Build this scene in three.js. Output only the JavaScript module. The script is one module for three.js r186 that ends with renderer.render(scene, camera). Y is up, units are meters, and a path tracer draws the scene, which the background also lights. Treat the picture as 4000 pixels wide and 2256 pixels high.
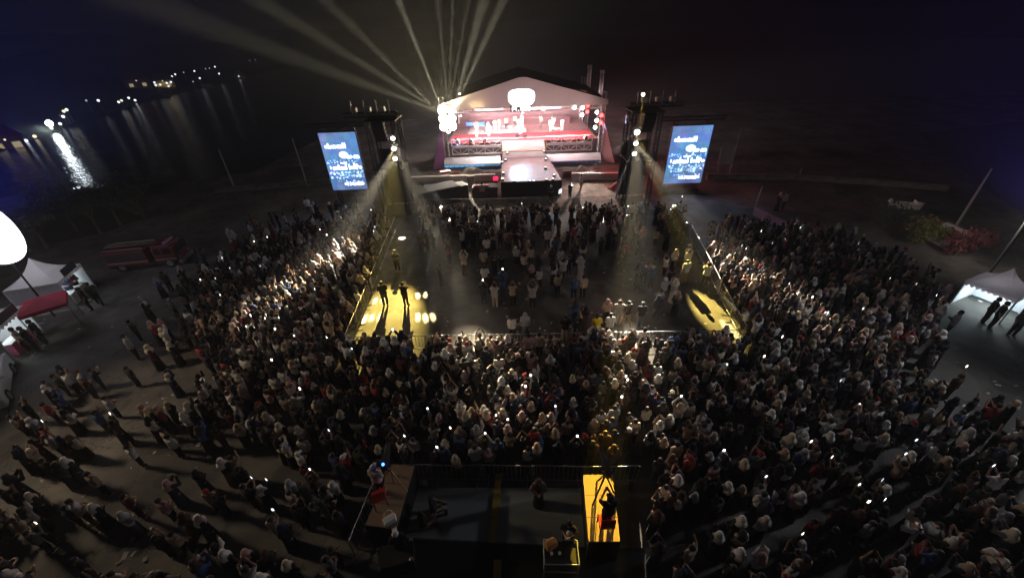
import * as THREE from 'three';
import { mergeGeometries } from 'three/addons/utils/BufferGeometryUtils.js';
import { RoundedBoxGeometry } from 'three/addons/geometries/RoundedBoxGeometry.js';
import { RectAreaLightUniformsLib } from 'three/addons/lights/RectAreaLightUniformsLib.js';

/* ---------- camera, sky, moon, exposure ---------- */
const scene = new THREE.Scene();
const camera = new THREE.PerspectiveCamera(71.71, 4000 / 2256, 0.1, 3000);
const D2R = Math.PI / 180;
camera.position.set(0, 14.5, 0);
camera.rotation.order = 'YXZ';
camera.rotation.set(-33 * D2R, 0, -2 * D2R);
camera.updateMatrixWorld(true);

const skyData = new Float32Array(64 * 32 * 4);
for (let j = 0; j < 32; j++) for (let i = 0; i < 64; i++) skyData.set([0.0007, 0.0008, 0.0012, 1], (j * 64 + i) * 4);
const skyTex = new THREE.DataTexture(skyData, 64, 32, THREE.RGBAFormat, THREE.FloatType);
skyTex.mapping = THREE.EquirectangularReflectionMapping; skyTex.magFilter = THREE.LinearFilter; skyTex.needsUpdate = true;
scene.background = skyTex; scene.environment = skyTex;

const moon = new THREE.DirectionalLight(0xc9d6ff, 0.006);
moon.name = 'moon'; moon.position.set(-60, 120, -40); moon.castShadow = true;
moon.shadow.camera.left = moon.shadow.camera.bottom = -70; moon.shadow.camera.right = moon.shadow.camera.top = 70; moon.shadow.camera.far = 300;
scene.add(moon, moon.target); moon.target.position.set(0, 0, -30);

const renderer = new THREE.WebGLRenderer({ antialias: true });
renderer.toneMapping = THREE.LinearToneMapping; renderer.toneMappingExposure = 1;
renderer.shadowMap.enabled = true;
RectAreaLightUniformsLib.init();
scene.fog = new THREE.FogExp2(0xdfe4ea, 0.0017);      // smoke and sea haze that the beams are seen in

/* ---------- small helpers ---------- */
let seed = 20240713;
const rnd = () => { seed = (seed + 0x6D2B79F5) | 0; let t = Math.imul(seed ^ (seed >>> 15), 1 | seed); t = (t + Math.imul(t ^ (t >>> 7), 61 | t)) ^ t; return ((t ^ (t >>> 14)) >>> 0) / 4294967296; };
const rr = (a, b) => a + (b - a) * rnd(), pick = (a) => a[Math.floor(rnd() * a.length)];
const V = (x, y, z) => new THREE.Vector3(x, y, z);
const FOC = 1561, CAM = camera.position;
const ray = (px, py) => V((px - 2000) / FOC, -(py - 1128) / FOC, -1).applyQuaternion(camera.quaternion);
const G = (px, py, h = 0) => { const r = ray(px, py); return CAM.clone().addScaledVector(r, (h - CAM.y) / r.y); };      // where a sight line meets the height h
const Zp = (px, py, z) => { const r = ray(px, py); return CAM.clone().addScaledVector(r, z / r.z); };                   // where it meets the upright plane z
const inv = camera.quaternion.clone().invert();
const project = (p) => { const q = p.clone().sub(CAM).applyQuaternion(inv); return [2000 + FOC * q.x / -q.z, 1128 - FOC * q.y / -q.z, -q.z]; };
const inside = (x, y, poly) => { let c = false; for (let i = 0, j = poly.length - 1; i < poly.length; j = i++) { const [xi, yi] = poly[i], [xj, yj] = poly[j]; if ((yi > y) !== (yj > y) && x < (xj - xi) * (y - yi) / (yj - yi) + xi) c = !c; } return c; };

const used = new Map();
const numbered = (n) => { const k = used.get(n) ?? 0; used.set(n, k + 1); return k ? `${n}_${String(k).padStart(3, '0')}` : n; };
const std = (r, g, b, rough = 0.8, metal = 0, extra = {}) => new THREE.MeshStandardMaterial({ color: new THREE.Color().setRGB(r, g, b), roughness: rough, metalness: metal, ...extra });
const glow = (r, g, b, k) => new THREE.MeshStandardMaterial({ color: 0x111111, emissive: new THREE.Color().setRGB(r, g, b), emissiveIntensity: k, roughness: 0.4 });
const shade = (m) => { m.castShadow = true; m.receiveShadow = true; return m; };
function thing(name, label, category, pos, turn = 0, group) {
  const o = new THREE.Group(); o.name = numbered(name); if (pos) o.position.copy(pos); o.rotation.y = turn;
  o.userData = { label, category }; if (group) o.userData.group = group; scene.add(o); return o;
}
function part(name, geo, mat, parent) { const m = shade(new THREE.Mesh(geo, mat)); m.name = name; parent.add(m); return m; }
function solo(name, geo, mat, label, category, pos, turn = 0, group) {
  const m = shade(new THREE.Mesh(geo, mat)); m.name = numbered(name); if (pos) m.position.copy(pos); m.rotation.y = turn;
  m.userData = { label, category }; if (group) m.userData.group = group; scene.add(m); return m;
}
function structure(name, geo, mat) { const m = shade(new THREE.Mesh(geo, mat)); m.name = numbered(name); m.userData = { kind: 'structure' }; scene.add(m); return m; }
const box = (w, h, d, x = 0, y = 0, z = 0) => new THREE.BoxGeometry(w, h, d).translate(x, y, z);
const rbox = (w, h, d, x = 0, y = 0, z = 0, r = 0.03) => new RoundedBoxGeometry(w, h, d, 2, Math.min(r, w / 2.1, h / 2.1, d / 2.1)).translate(x, y, z);
function bar(a, b, r, seg = 6, r2 = r) {
  const d = b.clone().sub(a), g = new THREE.CylinderGeometry(r2, r, d.length(), seg, 1);
  g.applyQuaternion(new THREE.Quaternion().setFromUnitVectors(V(0, 1, 0), d.normalize()));
  return g.translate((a.x + b.x) / 2, (a.y + b.y) / 2, (a.z + b.z) / 2);
}
const merge = (list) => { const uv = list.every((g) => g.attributes.uv); return mergeGeometries(list.map((g) => { const h = g.index ? g.toNonIndexed() : g.clone(); for (const k of Object.keys(h.attributes)) if (!['position', 'normal', ...(uv ? ['uv'] : [])].includes(k)) h.deleteAttribute(k); return h; })); };
function tri(verts, uvScale = 0.2) {         // flat shaded triangle list given as arrays of points
  const g = new THREE.BufferGeometry(); g.setAttribute('position', new THREE.Float32BufferAttribute(verts.flatMap((p) => [p.x, p.y, p.z]), 3));
  g.setAttribute('uv', new THREE.Float32BufferAttribute(verts.flatMap((p) => [p.x * uvScale, p.z * uvScale]), 2)); g.computeVertexNormals(); return g;
}
const quad = (a, b, c, d) => [a, b, c, a, c, d];
function sheet(points, y, uvScale = 1) {      // a level polygon, uv in metres
  const s = new THREE.Shape(points.map((p) => new THREE.Vector2(p.x, -p.z))), g = new THREE.ShapeGeometry(s).rotateX(-Math.PI / 2).translate(0, y, 0);
  const p = g.attributes.position, uv = g.attributes.uv; for (let i = 0; i < p.count; i++) uv.setXY(i, p.getX(i) * uvScale, p.getZ(i) * uvScale); return g;
}
/* value noise for textures */
const hash = (x, y, s) => { let h = Math.imul(x, 374761393) + Math.imul(y, 668265263) + Math.imul(s, 1274126177); h = Math.imul(h ^ (h >>> 13), 1103515245); return ((h ^ (h >>> 16)) >>> 0) / 4294967296; };
function noise(x, y, per, s) {
  const xi = Math.floor(x), yi = Math.floor(y), fx = x - xi, fy = y - yi, m = (v) => ((v % per) + per) % per, u = fx * fx * (3 - 2 * fx), v = fy * fy * (3 - 2 * fy);
  const a = hash(m(xi), m(yi), s), b = hash(m(xi + 1), m(yi), s), c = hash(m(xi), m(yi + 1), s), d = hash(m(xi + 1), m(yi + 1), s);
  return a + (b - a) * u + (c - a) * v + (a - b - c + d) * u * v;
}
const fbm = (u, v, base, oct, s) => { let t = 0, a = 0.5, f = base; for (let i = 0; i < oct; i++, f *= 2, a *= 0.5) t += a * noise(u * f, v * f, f, s + i); return t; };
function tex(n, fn, srgb = false) {
  const d = new Uint8Array(n * n * 4);
  for (let j = 0; j < n; j++) for (let i = 0; i < n; i++) { const c = fn(i / n, j / n); for (let k = 0; k < 3; k++) d[(j * n + i) * 4 + k] = Math.max(0, Math.min(255, 255 * (c.length ? c[k] : c))); d[(j * n + i) * 4 + 3] = 255; }
  const t = new THREE.DataTexture(d, n, n); t.wrapS = t.wrapT = THREE.RepeatWrapping; t.magFilter = THREE.LinearFilter; t.minFilter = THREE.LinearMipmapLinearFilter; t.generateMipmaps = true;
  if (srgb) t.colorSpace = THREE.SRGBColorSpace; t.needsUpdate = true; return t;
}
const rep = (t, k) => { const c = t.clone(); c.repeat.set(k, k); c.needsUpdate = true; return c; };

/* spot and lamp helpers: a lamp's lens glows and its light sits inside the lens */
function spot(at, to, color, cd, halfDeg, pen, radius, parent) {
  const l = new THREE.SpotLight(new THREE.Color().setRGB(...color), cd, 0, halfDeg * D2R, pen, 2); l.name = 'lamp_beam'; l.castShadow = true; l.shadow.radius = radius / 0.02;
  l.position.copy(at); l.target.position.copy(to); scene.add(l, l.target); return l;
}
function panelLight(at, to, color, cd, w, h) {                        // a flat lamp of w x h metres that gives cd candela straight ahead
  const l = new THREE.RectAreaLight(new THREE.Color().setRGB(...color), cd / (w * h), w, h); l.name = 'lamp_light'; l.position.copy(at); l.lookAt(to); scene.add(l); return l;
}

/* ---------- materials ---------- */
const asphaltTex = tex(1024, (u, v) => {
  const big = fbm(u, v, 4, 4, 11), mid = fbm(u, v, 24, 3, 31), fine = hash(Math.floor(u * 1024), Math.floor(v * 1024), 5);
  const crack = Math.abs(fbm(u, v, 6, 5, 71) - 0.5) < 0.0045 ? -0.1 : 0, stain = fbm(u, v, 9, 3, 91) > 0.62 ? -0.06 : 0;
  const k = 0.36 + (big - 0.47) * 0.36 + (mid - 0.45) * 0.16 + (fine - 0.5) * 0.1 + crack + stain;
  return [k * 1.03, k * 0.99, k * 0.93];
}, true);
const bumpTex = tex(512, (u, v) => fbm(u, v, 64, 3, 7));
const M = {
  asphalt: new THREE.MeshStandardMaterial({ map: rep(asphaltTex, 1 / 14), bumpMap: rep(bumpTex, 1 / 2), bumpScale: 0.004, roughness: 0.82 }),
  earth: std(0.05, 0.045, 0.035, 1), grass: std(0.03, 0.045, 0.018, 1),
  concrete: new THREE.MeshStandardMaterial({ map: rep(asphaltTex, 1 / 6), color: new THREE.Color().setRGB(2.2, 2.15, 2.1), roughness: 0.9 }),
  steel: std(0.42, 0.42, 0.43, 0.38, 0.9), alu: std(0.62, 0.62, 0.63, 0.45, 0.35), darkSteel: std(0.06, 0.06, 0.065, 0.5, 0.6),
  black: std(0.012, 0.012, 0.013, 0.7), blackCloth: std(0.012, 0.012, 0.014, 0.95), rubber: std(0.02, 0.02, 0.02, 0.85),
  white: std(0.7, 0.7, 0.69, 0.6), tarp: std(0.62, 0.61, 0.6, 0.7), redCarpet: std(0.32, 0.02, 0.03, 0.9), red: std(0.5, 0.02, 0.025, 0.45),
  ply: std(0.42, 0.29, 0.13, 0.7), yellow: std(0.62, 0.44, 0.05, 0.6), glass: std(0.02, 0.022, 0.025, 0.12, 0), skin: std(0.36, 0.21, 0.14, 0.6),
};

/* ---------- the setting: ground, quay, water, far shore ---------- */
const waveTex = tex(512, (u, v) => 0.6 * fbm(u, v, 10, 4, 141) + 0.4 * fbm(u + v * 0.3, v, 22, 3, 151));
structure('ground', new THREE.PlaneGeometry(1800, 1800).rotateX(-Math.PI / 2).translate(0, -1.8, -300), M.earth);
const waterMat = new THREE.MeshStandardMaterial({ color: new THREE.Color().setRGB(0.006, 0.01, 0.014), roughness: 0.17, bumpMap: waveTex, bumpScale: 0.16 });
const waterGeo = new THREE.PlaneGeometry(1000, 900).rotateX(-Math.PI / 2).translate(-150, -0.8, -460);
{ const p = waterGeo.attributes.position, uv = waterGeo.attributes.uv; for (let i = 0; i < p.count; i++) uv.setXY(i, p.getX(i) / 9, p.getZ(i) / 9); }
structure('water', waterGeo, waterMat);
const coast = [[-700, 1000], [-200, 800], [200, 742], [500, 722], [800, 700], [1000, 662]].map(([x, y]) => G(x, y));
const plazaEdge = [...coast, V(-30, 0, -84), V(40, 0, -92), V(170, 0, -96), V(190, 0, 40), V(-130, 0, 40)];
structure('plaza_ground', sheet(plazaEdge, 0), M.asphalt);
{ const w = []; for (let i = 0; i < plazaEdge.length - 3; i++) { const a = plazaEdge[i], b = plazaEdge[i + 1], dn = V(0, -1.8, 0); w.push(...quad(a, a.clone().add(dn), b.clone().add(dn), b)); } structure('quay_wall', tri(w), M.concrete); }
structure('lawn', sheet([V(38, 0, -19), V(46, 0, -36), V(60, 0, -60), V(170, 0, -90), V(180, 0, -10), V(60, 0, -8)], 0.012), M.grass);
structure('lawn', sheet([G(-500, 980), G(-100, 860), G(420, 800), G(560, 850), G(420, 905), G(60, 985), G(-300, 1060)], 0.012), M.grass);
/* the grey carpet where the stage crew works, and pale concrete in front of the stage */
{ // paper and cup litter trodden into the ground
  const n = 420, im = shade(new THREE.InstancedMesh(new THREE.PlaneGeometry(0.16, 0.1, 2, 1).rotateX(-Math.PI / 2), std(0.55, 0.54, 0.5, 0.9, 0, { side: THREE.DoubleSide }), n)); im.name = 'litter'; im.userData = { kind: 'stuff' };
  for (let i = 0; i < n; i++) { const p = i < 190 ? G(rr(1480, 2780), rr(900, 1330)) : i < 300 ? G(rr(100, 900), rr(1150, 2200)) : G(rr(3300, 3990), rr(1150, 2200)), s = rr(0.4, 1.5); im.setMatrixAt(i, new THREE.Matrix4().compose(p.setY(rr(0.012, 0.03)), new THREE.Quaternion().setFromEuler(new THREE.Euler(rr(-0.2, 0.2), rr(0, 6), rr(-0.2, 0.2))), V(s, 1, s * rr(0.5, 1.2)))); im.setColorAt(i, new THREE.Color().setScalar(rr(0.3, 1.2))); }
  scene.add(im);
}
structure('stage_forecourt', sheet([G(1560, 832), G(2560, 818), G(2480, 712), G(1590, 716)], 0.008), M.concrete);

/* far shore: distance from the camera's foot by compass angle, rising inland */
const shorePx = [[-900, 760], [-200, 650], [0, 606], [190, 528], [420, 448], [640, 382], [900, 322], [1100, 262], [1400, 226]].map(([x, y]) => { const p = G(x, y, -0.8); return [Math.atan2(p.x, -p.z), Math.hypot(p.x, p.z)]; });
const shoreR = (a) => { if (a <= shorePx[0][0]) return shorePx[0][1]; for (let i = 1; i < shorePx.length; i++) if (a < shorePx[i][0]) { const [a0, r0] = shorePx[i - 1], [a1, r1] = shorePx[i], t = (a - a0) / (a1 - a0); return r0 + (r1 - r0) * t; } return shorePx[shorePx.length - 1][1]; };
const hillH = (a, r) => { const d = r - shoreR(a); if (d < 0) return -1.7; const n = fbm(a * 0.9 + 3, r / 420 + 2, 8, 4, 201); return -1.6 + Math.min(d, 6) * 0.3 + Math.max(0, d - 6) * 0.045 * (0.5 + n) + 9 * (n - 0.4) * Math.min(1, d / 120); };
{
  const a0 = shorePx[0][0] - 0.25, a1 = shorePx[shorePx.length - 1][0] + 0.1, nA = 90, nR = 26, pos = [], idx = [];
  for (let i = 0; i <= nA; i++) for (let j = 0; j <= nR; j++) { const a = a0 + (a1 - a0) * i / nA, r = shoreR(a) - 1 + 420 * (j / nR) ** 1.8; pos.push(Math.sin(a) * r, hillH(a, r), -Math.cos(a) * r); if (i && j) { const k = i * (nR + 1) + j; idx.push(k, k - 1, k - nR - 2, k, k - nR - 2, k - nR - 1); } }
  const g = new THREE.BufferGeometry(); g.setAttribute('position', new THREE.Float32BufferAttribute(pos, 3)); g.setAttribute('uv', new THREE.Float32BufferAttribute(pos.filter((_, i) => i % 3 !== 1).map((v) => v / 10), 2)); g.setIndex(idx); g.computeVertexNormals();
  structure('hillside', g, std(0.03, 0.035, 0.02, 1, 0, { side: THREE.DoubleSide }));
}
function onHill(px, py, up) {               // the spot of hillside seen at a pixel, UP metres below the sight line
  const r = ray(px, py), hor = Math.hypot(r.x, r.z), a = Math.atan2(r.x, -r.z), R = shoreR(a);
  for (let d = R + 2; d < R + 400; d += 1.5) { const y = CAM.y + r.y * d / hor; if (y - up <= hillH(a, d)) return V(Math.sin(a) * d, y - up, -Math.cos(a) * d); }
  const d = R + 130; return V(Math.sin(a) * d, hillH(a, d), -Math.cos(a) * d);
}

/* lamps of the town across the water */
const poleMat = std(0.18, 0.18, 0.18, 0.6, 0.4), globe = new THREE.SphereGeometry(0.3, 10, 8), lampWhite = glow(0.9, 0.97, 1, 1.7), lampWarm = glow(1, 0.86, 0.55, 1.5), lampDim = glow(0.8, 0.9, 1, 0.5);
function townLamp(px, py, mat, h, label, size = 1) {
  const p = onHill(px, py, h), t = thing('street_lamp', label, 'lamp', p, 0, 'lamps of the town across the water');
  part('pole', new THREE.CylinderGeometry(0.05, 0.09, h, 6).translate(0, h / 2, 0), poleMat, t);
  part('lamp_globe', globe.clone().scale(size, size, size).translate(0, h, 0), mat, t); return p;
}
const lampSpots = [[199, 500, 0], [233, 483, 0], [245, 455, 0], [258, 428, 0], [247, 434, 1], [133, 532, 1], [99, 549, 0], [30, 563, 1], [186, 562, 2], [382, 392, 0], [335, 392, 2], [462, 398, 0], [473, 392, 1], [501, 382, 0], [526, 391, 0], [532, 406, 2], [602, 322, 0], [607, 332, 0], [625, 330, 1], [650, 324, 0], [666, 320, 0], [657, 336, 1], [670, 298, 0], [683, 290, 0], [716, 282, 2], [758, 277, 0], [802, 268, 2], [817, 266, 2], [838, 260, 0], [753, 318, 2], [779, 305, 0], [855, 287, 0], [932, 296, 0], [963, 314, 2], [942, 324, 1], [975, 236, 2], [996, 232, 2]];
lampSpots.forEach(([x, y, k], i) => townLamp(x, y, [lampWhite, lampWarm, lampDim][k], 3, `${['white', 'warm', 'faint'][k]} street lamp across the water, number ${i + 2} counted from the left along the shore`.replace(/number (\d+)/, (_, n) => ['', '', 'second', 'third', 'fourth', 'fifth', 'sixth', 'seventh', 'eighth', 'ninth', 'tenth'][n] ?? `${n}th`), k === 2 ? 0.75 : 1));
const bigLampAt = townLamp(190, 481, glow(0.82, 0.95, 1, 70), 3.2, 'brightest white lamp on the far shore, mirrored as a streak in the water', 1.9);
[[289, 735], [305, 730], [207, 728]].forEach(([x, y], i) => { const p = G(x, y, 1.2); const t = thing('path_lamp', ['small white path lamp at the near shore, left of the pair', 'brighter small path lamp at the near shore below the water streak', 'faint pinkish path lamp alone at the near shore'][i], 'lamp', V(p.x, 0, p.z)); part('pole', new THREE.CylinderGeometry(0.03, 0.04, 1.2, 6).translate(0, 0.6, 0), poleMat, t); part('lamp_globe', new THREE.SphereGeometry([0.1, 0.16, 0.12][i], 10, 8).translate(0, 1.2, 0), [lampWhite, lampWhite, lampDim][i], t); });

/* houses of the town */
function house(px, py, w, d, h, wall, roofC, label, lit, turn) {
  const p = onHill(px, py, h * 0.6), t = thing('house', label, 'house', p.clone().setY(p.y - 0.6), turn, 'houses on the hillside');
  part('wall', box(w, h + 0.6, d, 0, h / 2, 0), std(...wall, 0.9), t);
  const o = 0.5, a = V(-w / 2 - o, h + 0.3, d / 2 + o), b = V(w / 2 + o, h + 0.3, d / 2 + o), c = V(w / 2 + o, h + 0.3, -d / 2 - o), e = V(-w / 2 - o, h + 0.3, -d / 2 - o), r1 = V(-w / 2 + 1.2, h + 2.2, 0), r2 = V(w / 2 - 1.2, h + 2.2, 0);
  part('roof', tri([...quad(a, b, r2, r1), ...quad(c, e, r1, r2), b, c, r2, e, a, r1]), std(...roofC, 0.85, 0, { side: THREE.DoubleSide }), t);
  const n = Math.max(2, Math.round(w / 3));
  for (let i = 0; i < n; i++) { const x = -w / 2 + (i + 0.5) * w / n, win = part('window', box(1.3, 1.2, 0.12, x, h * 0.55, d / 2 + 0.04), std(0.4, 0.4, 0.38, 0.6), t); part('pane', box(1.1, 1, 0.03, x, h * 0.55, d / 2 + 0.115), lit ? glow(1, 0.8, 0.45, 0.35) : M.glass, win); }
  part('door', box(1, 2.1, 0.1, 0.2 - w / 2 + 1, 1.1, d / 2 + 0.035), std(0.15, 0.08, 0.04, 0.6), t);
  if (lit) { const q = V(0, h + 0.1, d / 2 + 1.6).applyAxisAngle(V(0, 1, 0), turn).add(t.position); part('porch_lamp', new THREE.SphereGeometry(0.15, 8, 6).translate(0, h + 0.1, d / 2 + 1.6), lampWarm, t); if (lit > 10) panelLight(q, q.clone().add(V(0, -1, 0)), [1, 0.82, 0.5], lit, 0.6, 0.6); }
}
house(637, 319, 6, 4, 2.6, [0.55, 0.48, 0.3], [0.2, 0.15, 0.08], 'yellow lit long house among a cluster of lamps across the water', 12, 0.6);
house(532, 320, 7, 4, 2.8, [0.3, 0.18, 0.14], [0.25, 0.09, 0.06], 'dim reddish house on the ridge left of the yellow house', 8, 0.7);
house(814, 356, 5, 4, 2.6, [0.45, 0.45, 0.5], [0.2, 0.2, 0.24], 'pale grey house low on the far shore right of the lamps', 6, 0.5);
house(662, 398, 3.6, 3, 2.4, [0.4, 0.42, 0.5], [0.15, 0.15, 0.2], 'small dark bluish house near the waterline of the far shore', 2, 0.5);
house(940, 306, 4, 3.5, 3.6, [0.4, 0.45, 0.42], [0.12, 0.14, 0.13], 'tall narrow greenish house farthest right across the water', 5, 0.3);
house(15, 548, 4.5, 3, 2.4, [0.35, 0.2, 0.15], [0.4, 0.12, 0.08], 'red roofed house at the left edge of the far shore', 2, 0.9);

/* trees */
const leafMats = [[0.05, 0.08, 0.03], [0.07, 0.1, 0.035], [0.16, 0.17, 0.03], [0.22, 0.05, 0.06]].map((c) => new THREE.MeshPhysicalMaterial({ color: new THREE.Color().setRGB(...c), roughness: 0.75, transmission: 0.25, thickness: 0, side: THREE.DoubleSide }));
const bark = std(0.09, 0.065, 0.045, 0.95);
function leaves(n, clumps, size) {
  const pos = [], nor = [];
  for (let i = 0; i < n; i++) {
    const [c, R] = pick(clumps), d = V(rr(-1, 1), rr(-0.8, 1), rr(-1, 1)); if (d.length() > 1) d.normalize(); d.multiplyScalar(R * (0.55 + 0.45 * rnd()));
    const p = c.clone().add(d), q = new THREE.Quaternion().setFromEuler(new THREE.Euler(rr(-1.2, 1.2), rr(0, 6.28), rr(-1, 1))), s = size * rr(0.7, 1.3);
    const k = [V(-s * 0.4, 0, 0), V(0, s * 0.12, -s), V(s * 0.4, 0, 0), V(0, -s * 0.06, s)].map((v) => v.applyQuaternion(q).add(p));
    for (const v of [k[0], k[3], k[1], k[3], k[2], k[1]]) pos.push(v.x, v.y, v.z);
  }
  const g = new THREE.BufferGeometry(); g.setAttribute('position', new THREE.Float32BufferAttribute(pos, 3)); g.computeVertexNormals(); return g;
}
function tree(p, h, spread, label, mi, n = 1500, group = 'trees at the near shore') {
  const t = thing('broadleaf_tree', label, 'tree', V(p.x, 0, p.z), 0, group), limbs = [], clumps = [], fork = h * 0.42;
  limbs.push(bar(V(0, -0.1, 0), V(0.08, fork, 0.05), h * 0.035, 8, h * 0.022));
  for (let i = 0; i < 7; i++) { const a = i * 2.4 + rnd(), e = V(Math.cos(a) * spread * rr(0.4, 0.95), h * rr(0.6, 0.95), Math.sin(a) * spread * rr(0.4, 0.95)); limbs.push(bar(V(0.08, fork * rr(0.8, 1), 0.05), e, h * 0.016, 6, h * 0.006)); clumps.push([e, spread * rr(0.3, 0.5)]); }
  clumps.push([V(0, h * 0.9, 0), spread * 0.45]);
  part('trunk', merge(limbs), bark, t); const c = part('crown', leaves(n, clumps, 0.13), leafMats[mi], t); return t;
}
tree(G(115, 985), 3.4, 1.7, 'small bright leafy tree beside the glaring floodlight at the left edge', 1, 1600);
tree(G(185, 970), 3.2, 1.4, 'small leafy tree right of the brightest tree by the left floodlight', 1, 1300);
tree(G(300, 905), 4.6, 2.2, 'dim round tree on the near shore below the water streak', 0, 1600);
tree(G(395, 915), 4.2, 2.3, 'dim broad tree right of the round tree on the near shore', 0, 1600);
tree(G(470, 880), 3.6, 1.8, 'almost black small tree behind the fire engine', 0, 1200);
tree(G(560, 850), 4, 2, 'almost black tree at the end of the shore row, toward the screen', 0, 1200);

/* ---------- the stage ---------- */
const ZS = -51, X0 = Zp(2045, 605, ZS).x, HW = 9.6, DK = 2.5;
const S = (x, y, z) => V(X0 + x, y, z);
function lattice(h, w, n) {                     // square truss standing on the origin
  const g = [], k = w / 2; for (const [a, b] of [[-k, -k], [k, -k], [k, k], [-k, k]]) g.push(bar(V(a, 0, b), V(a, h, b), 0.032, 6));
  for (let i = 0; i < n; i++) { const y0 = h * i / n, y1 = h * (i + 1) / n; for (const [a, b, c, d] of [[-k, -k, k, -k], [k, -k, k, k], [k, k, -k, k], [-k, k, -k, -k]]) { const f = i % 2; g.push(bar(V(f ? a : c, y0, f ? b : d), V(f ? c : a, y1, f ? d : b), 0.02, 5), bar(V(a, y1, b), V(c, y1, d), 0.018, 5)); } }
  return merge(g);
}
const latticeBar = (len, w, n) => lattice(len, w, n).rotateZ(-Math.PI / 2).translate(-len / 2, 0, 0);
const roofCloth = std(0.03, 0.025, 0.025, 0.9, 0, { side: THREE.DoubleSide });
const tarpGlow = new THREE.MeshPhysicalMaterial({ color: new THREE.Color().setRGB(0.66, 0.64, 0.63), roughness: 1, transmission: 0.45, thickness: 0, side: THREE.DoubleSide });
const stage = thing('concert_stage', 'roofed concert stage with white gable, truss rails and red carpet', 'stage');
part('stage_base', box(19, DK - 0.12, 13.6, X0, (DK - 0.12) / 2, -60.2), M.blackCloth, stage);
part('stage_deck', box(19.2, 0.12, 13.8, X0, DK - 0.06, -60.2), std(0.2, 0.1, 0.1, 0.35), stage);
part('red_carpet', box(18.6, 0.02, 4.2, X0, DK + 0.012, -55.6), M.redCarpet, stage);
part('floor_mat', box(8, 0.02, 5, X0 - 3.4, DK + 0.012, -60.6), std(0.55, 0.5, 0.5, 0.6), stage);
for (const sx of [-1, 1]) for (const z of [-51.3, -66]) part('tower', lattice(z < -60 ? 8.3 : 8.1, 0.5, 16).translate(X0 + sx * (HW - 0.05), 0, z), M.white, stage);
{ // gable roof: two sloping sheets, front fascia, ridge truss
  const e = 7.35, pk = 9.95, lo = 6.8, zf = -50.7, zb = -66.6, w = HW + 0.35;
  const sh = new THREE.Shape([[-w, lo], [w, lo], [w, e], [0.4, pk], [-0.4, pk], [-w, e]].map(([x, y]) => new THREE.Vector2(x, y)));
  part('gable_fascia', new THREE.ExtrudeGeometry(sh, { depth: 0.05, bevelEnabled: false }).translate(X0, 0, zf), tarpGlow, stage);
  for (const sx of [-1, 1]) part('roof_sheet', tri(quad(S(sx * w, e - 0.05, zf - 0.06), S(0, pk - 0.06, zf - 0.06), S(0, pk - 0.06, zb), S(sx * w, e - 0.05, zb))), roofCloth, stage);
  part('front_beam', latticeBar(2 * HW, 0.4, 30).translate(X0, 6.55, -51.4), M.white, stage);
  part('mid_beam', latticeBar(2 * HW - 0.6, 0.4, 30).translate(X0, 6.7, -57), M.alu, stage);
  part('rear_beam', latticeBar(2 * HW - 0.6, 0.4, 30).translate(X0, 6.9, -65.6), M.alu, stage);
  for (const sx of [-1, 1]) part('side_beam', lattice(14.3, 0.4, 20).rotateX(-Math.PI / 2).translate(X0 + sx * (HW - 0.05), 6.9, -51.6), M.alu, stage);
  part('rear_cloth', box(19, 4.6, 0.08, X0, 4.7, -66.4), std(0.12, 0.07, 0.075, 0.9), stage);
  for (const [x, wd, y, h] of [[-4.6, 4.2, 5.2, 2], [4.2, 4.6, 5.1, 2.3]]) part('backdrop_panel', rbox(wd, h, 0.12, X0 + x, y, -66.2), M.white, stage);
  part('rear_riser', box(15, 0.9, 2.6, X0, DK + 0.46, -64.6), std(0.1, 0.05, 0.055, 0.7), stage);
}
/* two stacked truss rails on either side of the ramp */
function railTruss(x0, x1, yb, h, z, bays) {
  for (const y of [yb, yb + h]) for (const dz of [0, -0.3]) part('chord', bar(S(x0, y, z + dz), S(x1, y, z + dz), 0.06, 8), M.white, stage);
  for (let i = 0; i <= bays; i++) { const x = x0 + (x1 - x0) * i / bays; part('post', box(0.11, h - 0.1, 0.08, X0 + x, yb + h / 2, z), M.white, stage); if (i < bays) { const xn = x0 + (x1 - x0) * (i + 1) / bays, f = i % 2; part('brace', bar(S(x, f ? yb + 0.04 : yb + h - 0.04, z - 0.02), S(xn, f ? yb + h - 0.04 : yb + 0.04, z - 0.02), 0.045, 6), M.white, stage); } }
}
railTruss(-8.9, -2.75, 1.42, 0.78, -51.6, 6); railTruss(-8.9, -2.75, 2.38, 0.82, -51.6, 6);
railTruss(2.85, 8.6, 1.42, 0.78, -51.6, 6); railTruss(2.85, 8.6, 2.38, 0.82, -51.6, 6);
part('handrail', bar(S(-2.75, 3.2, -51.6), S(2.85, 3.2, -51.6), 0.06, 8), M.white, stage);
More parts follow.
